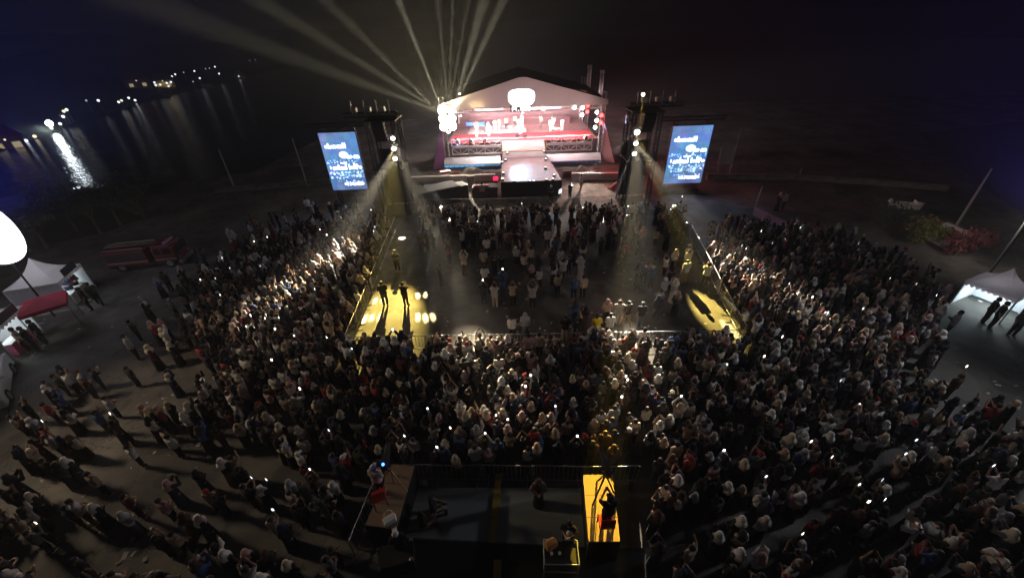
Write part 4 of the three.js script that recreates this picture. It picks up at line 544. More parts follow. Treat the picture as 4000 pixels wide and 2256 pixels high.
  { const p = G(2188, 2205), t = thing('equipment_cart', 'dark equipment cart with a pale tube frame at the bottom of the camera pen', 'cart', V(p.x, 0, p.z), -0.05), fr = [], w = 1.05, d = 0.7, h = 0.85; for (const y of [0.35, h]) for (const [a, b] of [[[-1, -1], [1, -1]], [[1, -1], [1, 1]], [[1, 1], [-1, 1]], [[-1, 1], [-1, -1]]]) fr.push(bar(V(a[0] * w / 2, y, a[1] * d / 2), V(b[0] * w / 2, y, b[1] * d / 2), 0.022, 6)); for (const [x, z] of [[-1, -1], [1, -1], [1, 1], [-1, 1]]) fr.push(bar(V(x * w / 2, 0, z * d / 2), V(x * w / 2, h, z * d / 2), 0.022, 6)); part('frame', merge(fr), std(0.4, 0.45, 0.5, 0.4, 0.6), t); part('shelf', box(w - 0.05, 0.04, d - 0.05, 0, 0.36, 0), M.black, t); part('tray', box(w - 0.05, 0.04, d - 0.05, 0, h - 0.06, 0), M.black, t);
    for (const s of [-0.3, -0.05]) { const k = solo('paper_cup', new THREE.CylinderGeometry(0.05, 0.035, 0.11, 12), M.white, `${s < -0.2 ? 'left' : 'right'} white paper cup on the equipment cart`, 'cup', V(p.x + s, h + 0.02, p.z + 0.05)); }
    const q = solo('orange_bag', rbox(0.42, 0.24, 0.3, 0, 0.12, 0, 0.1), std(0.6, 0.3, 0.08, 0.7), 'orange bag heaped at the far left corner of the equipment cart', 'bag', V(p.x - 0.3, h - 0.04, p.z - 0.2), 0.5);
    const l = thing('desk_lamp', 'small lit desk lamp on the equipment cart', 'lamp', V(p.x + 0.2, h - 0.04, p.z - 0.3)); part('base', new THREE.CylinderGeometry(0.1, 0.11, 0.03, 12), M.black, l); part('arm', bar(V(0, 0, 0), V(0.08, 0.5, -0.06), 0.014, 6), M.steel, l); part('lamp_shade', new THREE.ConeGeometry(0.1, 0.14, 12, 1, true).translate(0.08, 0.52, -0.04), M.white, l); part('bulb', new THREE.SphereGeometry(0.05, 8, 6).translate(0.08, 0.46, -0.04), glow(1, 0.85, 0.6, 5), l); }
  { const p = G(1560, 2205), t = thing('flight_case', 'black flight case with pale corners at the lower left of the camera pen', 'case', V(p.x, 0, p.z), 0.25); part('case_body', rbox(1.1, 0.75, 0.7, 0, 0.39, 0, 0.03), M.black, t); for (const [x, z] of [[-1, -1], [1, -1], [1, 1], [-1, 1]]) part('corner', rbox(0.12, 0.12, 0.12, x * 0.5, 0.72, z * 0.3, 0.03), M.steel, t); }
}

/* ---------- people ---------- */
function surfaceNets(f, lo, hi, cell) {
  const n = [0, 1, 2].map((i) => Math.ceil((hi[i] - lo[i]) / cell) + 1), [nx, ny, nz] = n, F = new Float32Array(nx * ny * nz), at = (i, j, k) => (k * ny + j) * nx + i;
  for (let k = 0; k < nz; k++) for (let j = 0; j < ny; j++) for (let i = 0; i < nx; i++) F[at(i, j, k)] = f(lo[0] + i * cell, lo[1] + j * cell, lo[2] + k * cell);
  const id = new Int32Array(nx * ny * nz).fill(-1), pos = [], idx = [], E = [[0, 1], [2, 3], [4, 5], [6, 7], [0, 2], [1, 3], [4, 6], [5, 7], [0, 4], [1, 5], [2, 6], [3, 7]];
  for (let k = 0; k < nz - 1; k++) for (let j = 0; j < ny - 1; j++) for (let i = 0; i < nx - 1; i++) {
    const c = []; let m = 0; for (let q = 0; q < 8; q++) { const v = F[at(i + (q & 1), j + ((q >> 1) & 1), k + (q >> 2))]; c.push(v); if (v < 0) m++; }
    if (!m || m === 8) continue; let x = 0, y = 0, z = 0, w = 0;
    for (const [a, b] of E) if ((c[a] < 0) !== (c[b] < 0)) { const t = c[a] / (c[a] - c[b]); x += (a & 1) + ((b & 1) - (a & 1)) * t; y += ((a >> 1) & 1) + (((b >> 1) & 1) - ((a >> 1) & 1)) * t; z += (a >> 2) + ((b >> 2) - (a >> 2)) * t; w++; }
    id[at(i, j, k)] = pos.length / 3; pos.push(lo[0] + (i + x / w) * cell, lo[1] + (j + y / w) * cell, lo[2] + (k + z / w) * cell);
  }
  const qd = (a, b, c, d, flip) => { if (a < 0 || b < 0 || c < 0 || d < 0) return; flip ? idx.push(a, c, b, a, d, c) : idx.push(a, b, c, a, c, d); };
  for (let k = 1; k < nz - 1; k++) for (let j = 1; j < ny - 1; j++) for (let i = 1; i < nx - 1; i++) {
    const v = F[at(i, j, k)] < 0;
    if (v !== F[at(i + 1, j, k)] < 0) qd(id[at(i, j - 1, k - 1)], id[at(i, j, k - 1)], id[at(i, j, k)], id[at(i, j - 1, k)], !v);
    if (v !== F[at(i, j + 1, k)] < 0) qd(id[at(i - 1, j, k - 1)], id[at(i - 1, j, k)], id[at(i, j, k)], id[at(i, j, k - 1)], !v);
    if (v !== F[at(i, j, k + 1)] < 0) qd(id[at(i - 1, j - 1, k)], id[at(i, j - 1, k)], id[at(i, j, k)], id[at(i - 1, j, k)], !v);
  }
  const e = 0.004, nor = new Float32Array(pos.length);
  for (let q = 0; q < pos.length; q += 3) { let g; for (let s = 0; s < 2; s++) { const [x, y, z] = [pos[q], pos[q + 1], pos[q + 2]], d = f(x, y, z); g = [f(x + e, y, z) - d, f(x, y + e, z) - d, f(x, y, z + e) - d]; const L = Math.hypot(...g) || 1; g = g.map((v) => v / L); if (Math.abs(d) < cell) { pos[q] -= g[0] * d; pos[q + 1] -= g[1] * d; pos[q + 2] -= g[2] * d; } } nor.set(g, q); }
  const G0 = new THREE.BufferGeometry(); G0.setAttribute('position', new THREE.Float32BufferAttribute(pos, 3)); G0.setAttribute('normal', new THREE.BufferAttribute(nor, 3)); G0.setIndex(idx); return G0;
}
const cone = (p, a, b, ra, rb) => { const bx = b[0] - a[0], by = b[1] - a[1], bz = b[2] - a[2], px = p[0] - a[0], py = p[1] - a[1], pz = p[2] - a[2], t = Math.max(0, Math.min(1, (px * bx + py * by + pz * bz) / (bx * bx + by * by + bz * bz + 1e-9))); return Math.hypot(px - bx * t, py - by * t, pz - bz * t) - (ra + (rb - ra) * t); };
const smin = (a, b, k) => { const h = Math.max(k - Math.abs(a - b), 0) / k; return Math.min(a, b) - h * h * k * 0.25; };
const unionOf = (caps, k, grow = 0) => (p) => { let d = 9; for (const c of caps) d = smin(d, cone(p, c[0], c[1], c[2] + grow, c[3] + grow), k); return d; };
const POSES = {
  stand: { e: [[-0.235, 1.1, 0.03], [0.235, 1.1, 0.03]], w: [[-0.235, 0.86, -0.05], [0.235, 0.86, -0.05]] },
  clasp: { e: [[-0.25, 1.12, -0.01], [0.25, 1.12, -0.01]], w: [[-0.06, 1.13, -0.23], [0.06, 1.11, -0.23]] },
  film: { e: [[-0.24, 1.24, -0.19], [0.24, 1.24, -0.19]], w: [[-0.07, 1.5, -0.34], [0.08, 1.5, -0.34]], phone: [0, 1.6, -0.37] },
  reach: { e: [[-0.24, 1.11, 0.02], [0.25, 1.58, -0.1]], w: [[-0.2, 0.9, -0.1], [0.19, 1.86, -0.16]], phone: [0.18, 2.0, -0.18] },
  over: { e: [[-0.27, 1.58, -0.1], [0.27, 1.58, -0.1]], w: [[-0.09, 1.85, -0.15], [0.09, 1.85, -0.15]], phone: [0, 1.95, -0.17] },
  walk: { e: [[-0.24, 1.12, 0.1], [0.24, 1.12, -0.08]], w: [[-0.24, 0.9, 0.05], [0.23, 0.93, -0.22]], k: [[-0.1, 0.49, -0.16], [0.1, 0.48, 0.06]], a: [[-0.1, 0.1, -0.2], [0.1, 0.12, 0.32]] },
  sit: { drop: 0.44, e: [[-0.24, 1.1, -0.06], [0.24, 1.1, -0.06]], w: [[-0.12, 1.0, -0.34], [0.12, 1.0, -0.34]], k: [[-0.13, 0.92, -0.42], [0.13, 0.92, -0.42]], a: [[-0.13, 0.5, -0.44], [0.13, 0.5, -0.44]] },
};
function figure(poseName, cell) {
  const P = POSES[poseName], kn = P.k ?? [[-0.1, 0.47, -0.02], [0.1, 0.47, -0.02]], an = P.a ?? [[-0.11, 0.08, 0.01], [0.11, 0.08, 0.01]], hp = [[-0.09, 0.88, 0], [0.09, 0.88, 0]], sh = [[-0.18, 1.36, 0], [0.18, 1.36, 0]];
  const legs = [], torso = [[[-0.06, 0.95, 0], [-0.07, 1.26, 0], 0.105, 0.115], [[0.06, 0.95, 0], [0.07, 1.26, 0], 0.105, 0.115], [[-0.15, 1.355, 0], [0.15, 1.355, 0], 0.07, 0.07]], arms = [], fore = [], hips = [[[-0.08, 0.92, 0.01], [0.08, 0.92, 0.01], 0.115, 0.115]];
  const headC = [[[0, 1.4, 0.005], [0, 1.48, -0.005], 0.055, 0.055], [[0, 1.545, -0.015], [0, 1.6, 0.005], 0.088, 0.1], [[0, 1.55, -0.1], [0, 1.53, -0.118], 0.014, 0.018], [[-0.098, 1.56, 0], [-0.104, 1.58, 0.01], 0.016, 0.016], [[0.098, 1.56, 0], [0.104, 1.58, 0.01], 0.016, 0.016]], feet = [];
  for (const s of [0, 1]) { legs.push([hp[s], kn[s], 0.09, 0.062], [kn[s], an[s], 0.06, 0.042]); feet.push([an[s], [an[s][0] * 1.1, an[s][1] - 0.035, an[s][2] - 0.15], 0.045, 0.036]); arms.push([sh[s], P.e[s], 0.056, 0.045]); const W = P.w[s], E = P.e[s], d = [0, 1, 2].map((i) => (W[i] - E[i])), L = Math.hypot(...d), q = W.map((v, i) => v + d[i] / L * 0.08); fore.push([E, W, 0.044, 0.03], [W, q, 0.034, 0.03]); }
  const body = unionOf([...legs, ...torso, ...arms, ...fore, ...headC, ...hips, ...feet], 0.05);
  const top = Math.max(1.75, P.w[0][1] + 0.16, P.w[1][1] + 0.16), lo = [-0.45, -0.06, -0.6], hi = [0.45, top, 0.5], nets = (f) => surfaceNets((x, y, z) => f([x, y, z]), lo, hi, cell), out = {};
  const hands = []; for (const s of [0, 1]) { const W = P.w[s], E = P.e[s], d = V(W[0] - E[0], W[1] - E[1], W[2] - E[2]).normalize(), side = V(0, 0, -1).cross(d).lengthSq() > 0.1 ? V(0, 0, -1).cross(d).normalize() : V(1, 0, 0), o = V(...W).addScaledVector(d, 0.085); [[-0.027, 0.062], [-0.009, 0.072], [0.009, 0.068], [0.027, 0.052]].forEach(([u, L]) => { const a = o.clone().addScaledVector(side, u), m = a.clone().addScaledVector(d, L * 0.55), b = m.clone().addScaledVector(d, L * 0.4).add(V(0, 0, -0.018)); hands.push(bar(a, m, 0.0095, 4, 0.009), bar(m, b, 0.009, 4, 0.007)); }); const th = V(...W).addScaledVector(d, 0.03).addScaledVector(side, s ? -0.03 : 0.03); hands.push(bar(th, th.clone().addScaledVector(d, 0.05).addScaledVector(side, s ? -0.03 : 0.03), 0.011, 4, 0.009)); }
  const bare = nets(body); out.body = cell < 0.045 ? merge([bare, ...hands].map((g) => { const h = g.index ? g.toNonIndexed() : g.clone(); h.deleteAttribute('uv'); return h; })) : bare;
  const half = (c, t) => [c[0], c[0].map((v, i) => v + (c[1][i] - v) * t), c[2], c[2] + (c[3] - c[2]) * t];
  const shirt = unionOf([...torso, ...hips, ...arms.map((c) => half(c, 0.85))], 0.06, 0.02), longShirt = unionOf([...torso, ...hips, ...arms, fore[0], fore[2]], 0.06, 0.022), hem = 0.8;
  out.shirt = nets((p) => Math.max(shirt(p), hem - p[1])); out.tunic = nets((p) => Math.max(longShirt(p), 0.78 - p[1]));
  const tr = unionOf([...legs, ...hips], 0.03, 0.016); out.trousers = nets((p) => Math.max(tr(p), p[1] - 0.93, (P.k ? -1 : 0.06) - p[1]));
  const skirtC = P.k && !P.drop ? unionOf([[[0, 0.9, 0], kn[0], 0.17, 0.17], [[0, 0.9, 0], kn[1], 0.17, 0.17], [kn[0], an[0], 0.17, 0.16], [kn[1], an[1], 0.17, 0.16]], 0.1) : unionOf([[[0, 0.92, 0.01], [0, 0.05, 0.01], 0.16, 0.225]], 0.05); out.skirt = P.drop ? out.trousers : nets((p) => Math.max(skirtC(p), p[1] - 0.95, 0.04 - p[1]));
  const hairF = unionOf([headC[1]], 0.02, 0.016); out.hair = nets((p) => Math.max(hairF(p), Math.min(1.5 - p[1] + 0.3 * Math.max(0, 0.02 - p[2]), 9), -(Math.hypot(p[0], (p[1] - 1.53) * 0.8, p[2] + 0.13) - 0.085)));
  const scarfF = unionOf([headC[1], [[0, 1.5, 0.01], [0, 1.36, 0.01], 0.085, 0.165], [[-0.1, 1.33, 0], [0.1, 1.33, 0], 0.12, 0.12], [[0, 1.34, 0.07], [0, 1.16, 0.1], 0.09, 0.06]], 0.08, 0.02); out.scarf = nets((p) => Math.max(scarfF(p), 1.17 - p[1] + 0.3 * Math.abs(p[0]), -(Math.hypot(p[0], (p[1] - 1.55) * 0.85, p[2] + 0.13) - 0.078)));
  if (P.drop) for (const g of new Set(Object.values(out))) g.translate(0, -P.drop, 0);
  out.capBrim = merge([rbox(0.17, 0.015, 0.12, 0, 1.6 - (P.drop ?? 0), -0.15, 0.006)]);
  return out;
}
const FIG = Object.fromEntries(Object.keys(POSES).map((k) => [k, figure(k, 0.038)])), LOW = Object.fromEntries(['stand', 'clasp', 'film', 'reach', 'over', 'walk'].map((k) => [k, figure(k, 0.055)]));

const COL = { white: [0.74, 0.72, 0.69], cream: [0.6, 0.52, 0.4], 'light grey': [0.42, 0.42, 0.44], pink: [0.5, 0.33, 0.31], beige: [0.45, 0.34, 0.24], black: [0.01, 0.01, 0.012], navy: [0.012, 0.018, 0.045], charcoal: [0.025, 0.025, 0.028], maroon: [0.09, 0.015, 0.02], brown: [0.08, 0.045, 0.03], olive: [0.05, 0.05, 0.025], blue: [0.05, 0.1, 0.26], red: [0.3, 0.03, 0.03], green: [0.04, 0.16, 0.09], yellow: [0.75, 0.6, 0.02], grey: [0.09, 0.09, 0.1], purple: [0.15, 0.06, 0.22], orange: [0.55, 0.2, 0.04] };
const cloth = {}; const clothMat = (n) => cloth[n] ??= std(...COL[n], 0.9);
const hairMat = std(0.012, 0.01, 0.009, 0.6), skins = [std(0.36, 0.21, 0.14, 0.6), std(0.27, 0.15, 0.1, 0.6), std(0.44, 0.28, 0.2, 0.6)];
function dress(o, pose, c) {
  const F = FIG[pose];
  part(c.robe ? 'long_tunic' : 'shirt', c.robe ? F.tunic : F.shirt, clothMat(c.top), o); part(c.robe ? 'long_skirt' : 'trousers', c.robe ? F.skirt : F.trousers, clothMat(c.low), o);
  if (c.head === 'scarf') part('headscarf', F.scarf, clothMat(c.hc), o); else { part('hair', F.hair, hairMat, o); if (c.head === 'cap') part('cap', merge([F.hair.clone().scale(1.02, 1.005, 1.02), F.capBrim]), clothMat(c.hc), o); }
}
function person(p, turn, pose, c, label, group, h = 1) {
  const o = shade(new THREE.Mesh(FIG[pose].body, pick(skins))); o.name = numbered('person'); o.position.copy(p); o.rotation.y = turn; o.scale.setScalar(h); o.userData = { label, category: 'person' }; if (group) o.userData.group = group; scene.add(o); dress(o, pose, c); return o;
}
const lightTops = ['white', 'white', 'white', 'cream', 'light grey', 'pink', 'beige'], darkTops = ['black', 'black', 'black', 'black', 'black', 'black', 'navy', 'navy', 'charcoal', 'charcoal', 'charcoal', 'charcoal', 'maroon', 'brown', 'brown', 'olive', 'grey', 'grey', 'blue', 'red'], scarves = ['white', 'white', 'cream', 'cream', 'beige', 'pink', 'light grey', 'black', 'black', 'black', 'charcoal', 'brown', 'navy'];
function outfit() {
  const woman = rnd() < 0.42, light = rnd() < 0.34;
  return { robe: woman, top: light ? pick(lightTops) : pick(darkTops), low: pick(['black', 'black', 'black', 'charcoal', 'charcoal', 'navy', 'brown']), head: woman ? 'scarf' : rnd() < 0.16 ? 'cap' : 'hair', hc: woman ? pick(scarves) : pick(['black', 'white', 'navy', 'red', 'charcoal']) };
}
const headWords = (c) => c.head === 'scarf' ? `${c.hc} headscarf` : c.head === 'cap' ? `${c.hc} cap` : 'black hair';
const poseWords = { stand: 'arms down', clasp: 'hands in front', film: 'filming', reach: 'one arm raised', over: 'arms overhead', walk: 'walking', sit: 'sitting' };

/* where the crowd stands, as outlines of ground seen in the picture, with how densely */
const FIELDS = [
  [0.78, [[1535, 900], [1250, 905], [1060, 965], [900, 1055], [800, 1160], [760, 1310], [850, 1430], [1352, 1430], [1356, 1360], [1420, 1225], [1495, 1020]]],
  [0.2, [[1480, 860], [1250, 850], [1000, 900], [700, 1080], [560, 1230], [520, 1400], [700, 1500], [850, 1430], [760, 1310], [800, 1160], [900, 1055], [1060, 965], [1250, 905], [1520, 890]]],
  [0.8, [[800, 1430], [1352, 1395], [2905, 1372], [3350, 1400], [3480, 1500], [3400, 1810], [2520, 1860], [1480, 1860], [1380, 1900], [1000, 1800], [820, 1650]]],
  [0.36, [[60, 1740], [300, 1500], [700, 1490], [820, 1650], [1000, 1800], [1370, 1880], [1350, 2420], [-200, 2520]]],
  [0.78, [[2745, 940], [2790, 905], [3150, 935], [3400, 1045], [3560, 1185], [3600, 1335], [3480, 1500], [3350, 1400], [2925, 1372], [2905, 1320], [2775, 1060]]],
  [0.26, [[3150, 935], [3350, 960], [3520, 1060], [3690, 1190], [3730, 1400], [3700, 1600], [3480, 1500], [3600, 1335], [3560, 1185], [3400, 1045]]],
  [0.6, [[2520, 1860], [3400, 1810], [3480, 1500], [3700, 1600], [4150, 1720], [4250, 2500], [2580, 2500], [2530, 2100]]],
  [0.45, [[1640, 865], [2660, 850], [2670, 905], [1650, 925]]],
  [0.24, [[1650, 925], [2670, 905], [2690, 985], [1660, 1000]]],
  [0.09, [[1670, 1000], [2690, 985], [2740, 1190], [1720, 1210]]],
  [0.04, [[1730, 1210], [2740, 1190], [2790, 1325], [1780, 1335]]],
];
const keep = [];                                     // [x, z, clear radius] of hand placed things people must not stand in
const spots = [];
for (let x = -60; x < 60; x += 0.52) for (let z = -2; z > -48; z -= 0.52) {
  const p = V(x + rr(-0.21, 0.21), 0, z + rr(-0.21, 0.21)), [px, py, d] = project(p); if (d < 1 || px < -250 || px > 4250 || py > 2520 || py < 830) { continue; }
  for (const [k, poly] of FIELDS) if (inside(px, py, poly)) { const clump = noise(p.x * 0.45 + 90, p.z * 0.45 + 90, 512, 61); if (rnd() < k * (k < 0.6 ? 0.25 + 1.5 * clump : 0.75 + 0.5 * clump)) spots.push({ p, px, py, d: p.distanceTo(CAM) }); break; }
}
/* hand placed people: [px, py of the feet, height of the floor, turn, pose, outfit, label] */
const W = (top, low, head, hc, robe = false) => ({ top, low, head, hc, robe });
const handmade = [
  [2325, 1325, 0, 0, 'clasp', W('yellow', 'navy', 'hair'), 'person in a bright yellow shirt standing in the audience pen'],
  [2376, 1322, 0, 0.1, 'clasp', W('white', 'charcoal', 'hair'), 'person in white shirt right of the yellow shirt in the pen'],
  [2412, 1268, 0, -0.2, 'film', W('white', 'white', 'hair'), 'person all in white filming behind the yellow shirt'],
  [2365, 1262, 0, 0, 'clasp', W('pink', 'black', 'scarf', 'pink', true), 'person in dull pink headscarf behind the yellow shirt'],
  [2445, 1270, 0, 0.3, 'walk', W('charcoal', 'beige', 'hair'), 'person in dark shirt and pale trousers stepping right in the pen'],
  [2498, 1276, 0, 0, 'stand', W('black', 'grey', 'cap', 'grey'), 'person in black with grey cap beside a camera case in the pen'],
  [2205, 1330, 0, 0, 'clasp', W('black', 'beige', 'hair'), 'person in black with beige trousers at the pen barrier'],
  [2250, 1338, 0, 0.2, 'reach', W('black', 'grey', 'hair'), 'person in black raising an arm at the pen barrier'],
  [2052, 1318, 0, 0, 'stand', W('light grey', 'grey', 'scarf', 'light grey', true), 'person in pale grey robe alone near the pen barrier'],
  [2240, 1168, 0, 0, 'clasp', W('blue', 'navy', 'cap', 'grey'), 'person in blue shirt with grey cap in the middle of the pen'],
  [2275, 1166, 0, 0.1, 'stand', W('beige', 'charcoal', 'hair'), 'person in beige shirt beside the blue shirt in the pen'],
  [1893, 1060, 0, 0, 'stand', W('light grey', 'grey', 'hair'), 'person in pale grey standing left of centre in the pen'],
  [1898, 1125, 0, 0, 'clasp', W('white', 'black', 'hair'), 'person in white shirt with a dark strap in the pen'],
  [2198, 1098, 0, 0, 'over', W('white', 'grey', 'hair'), 'person in loose white shirt with both arms up in the pen'],
  [2265, 1092, 0, 0, 'film', W('light grey', 'light grey', 'scarf', 'light grey', true), 'person in pale robe filming right of the loose white shirt'],
  [2080, 1205, 0, -0.1, 'over', W('light grey', 'black', 'hair'), 'person in pale grey filming overhead in the pen'],
  [1935, 1200, 0, 0, 'film', W('light grey', 'beige', 'hair'), 'person in pale shirt and beige trousers in the pen'],
  [2005, 1195, 0, 0, 'film', W('beige', 'black', 'hair'), 'person in beige shirt filming left of the overhead filmer'],
  [1508, 1192, 0, 0.3, 'clasp', W('black', 'black', 'hair'), 'person in black standing among the yellow light spots, left'],
  [1588, 1192, 0, -0.2, 'film', W('black', 'charcoal', 'hair'), 'camera operator in black among the yellow light spots'],
  [1556, 1060, 0, 3, 'clasp', W('grey', 'black', 'hair'), 'person in grey walking the left lane above the light spots'],
  [1652, 985, 0, 0, 'stand', W('brown', 'black', 'cap', 'beige'), 'person in brown at the left edge of the pen'],
  [2678, 1040, 0, 0.4, 'clasp', W('white', 'black', 'cap', 'white'), 'person in white with white cap in the right lane, farther one'],
  [2668, 1105, 0, 0.2, 'stand', W('white', 'beige', 'hair'), 'person in white shirt in the right lane, nearer one'],
  [2748, 1118, 0, -0.4, 'film', W('white', 'black', 'hair'), 'person in white filming beside the right barrier'],
  [2622, 1180, 0, 0, 'film', W('light grey', 'white', 'scarf', 'white', true), 'person in pale robe near the right edge of the pen'],
  [1663, 780, 0, 1.5, 'stand', W('white', 'charcoal', 'hair'), 'crew member in white beside the black speaker stack'],
  [1886, 778, 0, 0, 'stand', W('pink', 'charcoal', 'hair'), 'crew member in pink before the low speaker box'],
  [2152, 790, 0, 3, 'clasp', W('black', 'black', 'cap', 'white'), 'crew member in black with white cap before the catwalk'],
  [2226, 775, 0, 0.5, 'stand', W('charcoal', 'black', 'hair'), 'crew member in dark grey right of the catwalk'],
  [2268, 742, 0, -0.6, 'walk', W('light grey', 'beige', 'hair'), 'crew member in pale clothes walking right of the catwalk'],
  [2104, 1972, 0, 3.1, 'clasp', W('brown', 'black', 'scarf', 'brown', true), 'person in brown inside the camera pen facing the camera'],
  [2366, 2052, 1.2, 0.1, 'film', W('black', 'black', 'cap', 'black'), 'camera operator in black on the yellow platform'],
  [1492, 1925, 1.2, -0.2, 'clasp', W('white', 'charcoal', 'cap', 'white'), 'camera operator with white cap on the brown platform'],
  [1700, 2010, 0, -1.3, 'sit', W('navy', 'charcoal', 'hair'), 'crew member in navy squatting on the left of the pen carpet'],
  [1660, 2070, 0, -1.0, 'sit', W('black', 'brown', 'hair'), 'crew member in black squatting lower on the pen carpet'],
  [2215, 2135, 0, 2.8, 'clasp', W('charcoal', 'black', 'hair'), 'crew member in dark grey behind the equipment cart'],
  [1575, 2170, 0, 0.4, 'clasp', W('black', 'charcoal', 'cap', 'white'), 'crew member with white cap beside the lower left flight case'],
  [362, 1212, 0, 2.4, 'stand', W('black', 'black', 'hair'), 'person in black standing before the tent near the fire engine'],
  [300, 1168, 0, -2.2, 'clasp', W('blue', 'black', 'hair'), 'person in blue inside the tent near the fire engine'],
  [322, 1150, 0, -2.0, 'clasp', W('maroon', 'black', 'scarf', 'maroon', true), 'person in maroon inside the tent near the fire engine'],
  [118, 1372, 0, 2.4, 'stand', W('pink', 'black', 'hair'), 'person in pink leaning at the left edge tent'],
  [152, 1372, 0, 2.2, 'clasp', W('black', 'black', 'hair'), 'person in black at the counter of the left edge tent'],
  [185, 1345, 0, 2.2, 'stand', W('black', 'charcoal', 'hair'), 'person in black right of the left edge tent counter'],
  [395, 1190, 0, 0.8, 'walk', W('charcoal', 'black', 'hair'), 'person in dark grey walking off from the tents'],
  [3835, 1262, 0, -2.2, 'clasp', W('black', 'black', 'hair'), 'person in black at the left opening of the right tent'],
  [3862, 1282, 0, -2.4, 'stand', W('charcoal', 'black', 'hair'), 'person in dark grey before the right tent'],
  [3945, 1312, 0, 2.8, 'stand', W('grey', 'black', 'hair'), 'person in grey at the nearer opening of the right tent'],
  [3620, 1300, 0, 1, 'reach', W('light grey', 'grey', 'scarf', 'light grey', true), 'person in pale robe alone between right crowd and tent'],
  [3055, 820, 0, 0.5, 'clasp', W('beige', 'charcoal', 'hair'), 'person in beige on the dark ground above the right crowd'],
  [3030, 822, 0, 0.5, 'clasp', W('charcoal', 'black', 'scarf', 'beige', true), 'person with beige headscarf on the dark ground above the right crowd'],
  [1212, 838, 0, 0.5, 'walk', W('white', 'grey', 'hair'), 'person in white walking alone below the left screen'],
];
const guitar = (o) => { const t = thing('guitar', `${o.userData.label.includes('second') ? 'dark' : 'pale'} guitar held by the ${o.userData.label}`.split(' ').slice(0, 15).join(' '), 'guitar', o.position.clone().add(V(0, 1.08, 0.2)), 0); part('guitar_body', rbox(0.4, 0.3, 0.08, 0.08, 0, 0, 0.04).rotateZ(0.3), std(0.5, 0.3, 0.15, 0.3), t); part('neck', bar(V(-0.05, 0.05, 0), V(-0.75, 0.3, 0), 0.025, 6), M.black, t); };
const onStage = [[1863, 536, 'over', W('pink', 'white', 'hair'), 'singer in white with arms spread at the left of the stage'], [1909, 530, 'stand', W('white', 'white', 'scarf', 'white', true), 'singer in white robe right of the spread arms'], [1934, 515, 'clasp', W('white', 'white', 'hair'), 'musician in white left of the drum kit'], [1950, 512, 'clasp', W('white', 'light grey', 'hair'), 'second musician in white left of the drum kit'], [1978, 505, 'clasp', W('white', 'black', 'hair'), 'musician in broad white shirt behind the monitors'], [2026, 510, 'clasp', W('white', 'light grey', 'hair'), 'drummer in white at the middle of the stage'], [2012, 496, 'stand', W('pink', 'charcoal', 'hair'), 'musician in pink left behind the drummer'], [2038, 494, 'stand', W('pink', 'pink', 'scarf', 'pink', true), 'backing singer in pink right behind the drummer'], [2113, 500, 'clasp', W('light grey', 'grey', 'hair'), 'guitarist in pale grey right of the drum kit'], [2150, 515, 'stand', W('white', 'white', 'hair'), 'singer in white, left of the pair on the right'], [2162, 505, 'reach', W('white', 'pink', 'hair'), 'singer in white raising a hand at the right'], [2195, 512, 'stand', W('white', 'white', 'hair'), 'musician in white standing rightmost on the stage']];
for (const [x, y, h, turn, pose, c, label] of handmade) { const p = G(x, y, h).setY(h); keep.push([p.x, p.z, 0.5]); person(p, turn, pose, c, label, undefined, y > 1800 ? rr(0.88, 0.95) : rr(1, 1.06)); }
for (const [x, y, pose, c, label] of onStage) { const p = G(x, y, DK).setY(DK + 0.025); const o = person(p, Math.PI + rr(-0.5, 0.5), pose, c, label, 'musicians on the stage'); if (label.startsWith('guitarist') || label.startsWith('second musician')) guitar(o); }
/* instruments and stage furniture */
{ const p = G(2032, 522, DK), t = thing('drum_kit', 'white drum kit at the middle of the stage', 'drum kit', V(p.x, DK + 0.03, p.z)), drum = (x, y, z, r, h, rot) => { const g = new THREE.CylinderGeometry(r, r, h, 18); if (rot) g.rotateX(Math.PI / 2); return g.translate(x, y, z); };
  part('bass_drum', drum(0, 0.32, 0, 0.31, 0.42, true), M.white, t); part('bass_head', drum(0, 0.32, 0.22, 0.29, 0.02, true), std(0.7, 0.6, 0.6, 0.5), t); for (const [x, z] of [[-0.3, -0.1], [0.3, -0.1]]) part('tom', drum(x * 0.8, 0.78, z, 0.18, 0.24), M.white, t); part('floor_tom', drum(0.6, 0.42, -0.3, 0.22, 0.42), M.white, t); part('snare', drum(-0.5, 0.6, -0.35, 0.19, 0.15), M.alu, t); for (const [x, y] of [[-0.65, 1.2], [0.65, 1.25], [-0.85, 0.95]]) { part('cymbal', new THREE.CylinderGeometry(0.03, 0.26, 0.04, 18).translate(x, y, -0.15), std(0.6, 0.48, 0.2, 0.25, 0.9), t); part('stand', bar(V(x, 0, -0.15), V(x, y, -0.15), 0.018, 6), M.steel, t); } }
for (const [x, l] of [[2022, 'left black wedge monitor at the front centre of the stage'], [2052, 'right black wedge monitor at the front centre of the stage']]) { const p = G(x, 541, DK), s = new THREE.Shape([[-0.3, 0], [0.3, 0], [0.3, 0.12], [-0.1, 0.42], [-0.3, 0.42]].map(([a, b]) => new THREE.Vector2(a, b))), t = thing('stage_monitor', l, 'speaker', V(p.x, DK + 0.03, p.z - 0.3), 0); part('cabinet', new THREE.ExtrudeGeometry(s, { depth: 0.6, bevelEnabled: false }).rotateY(Math.PI / 2).translate(-0.3, 0, 0), M.black, t); part('grille', box(0.5, 0.02, 0.4).rotateX(-0.65).translate(0, 0.3, -0.12), M.darkSteel, t); }
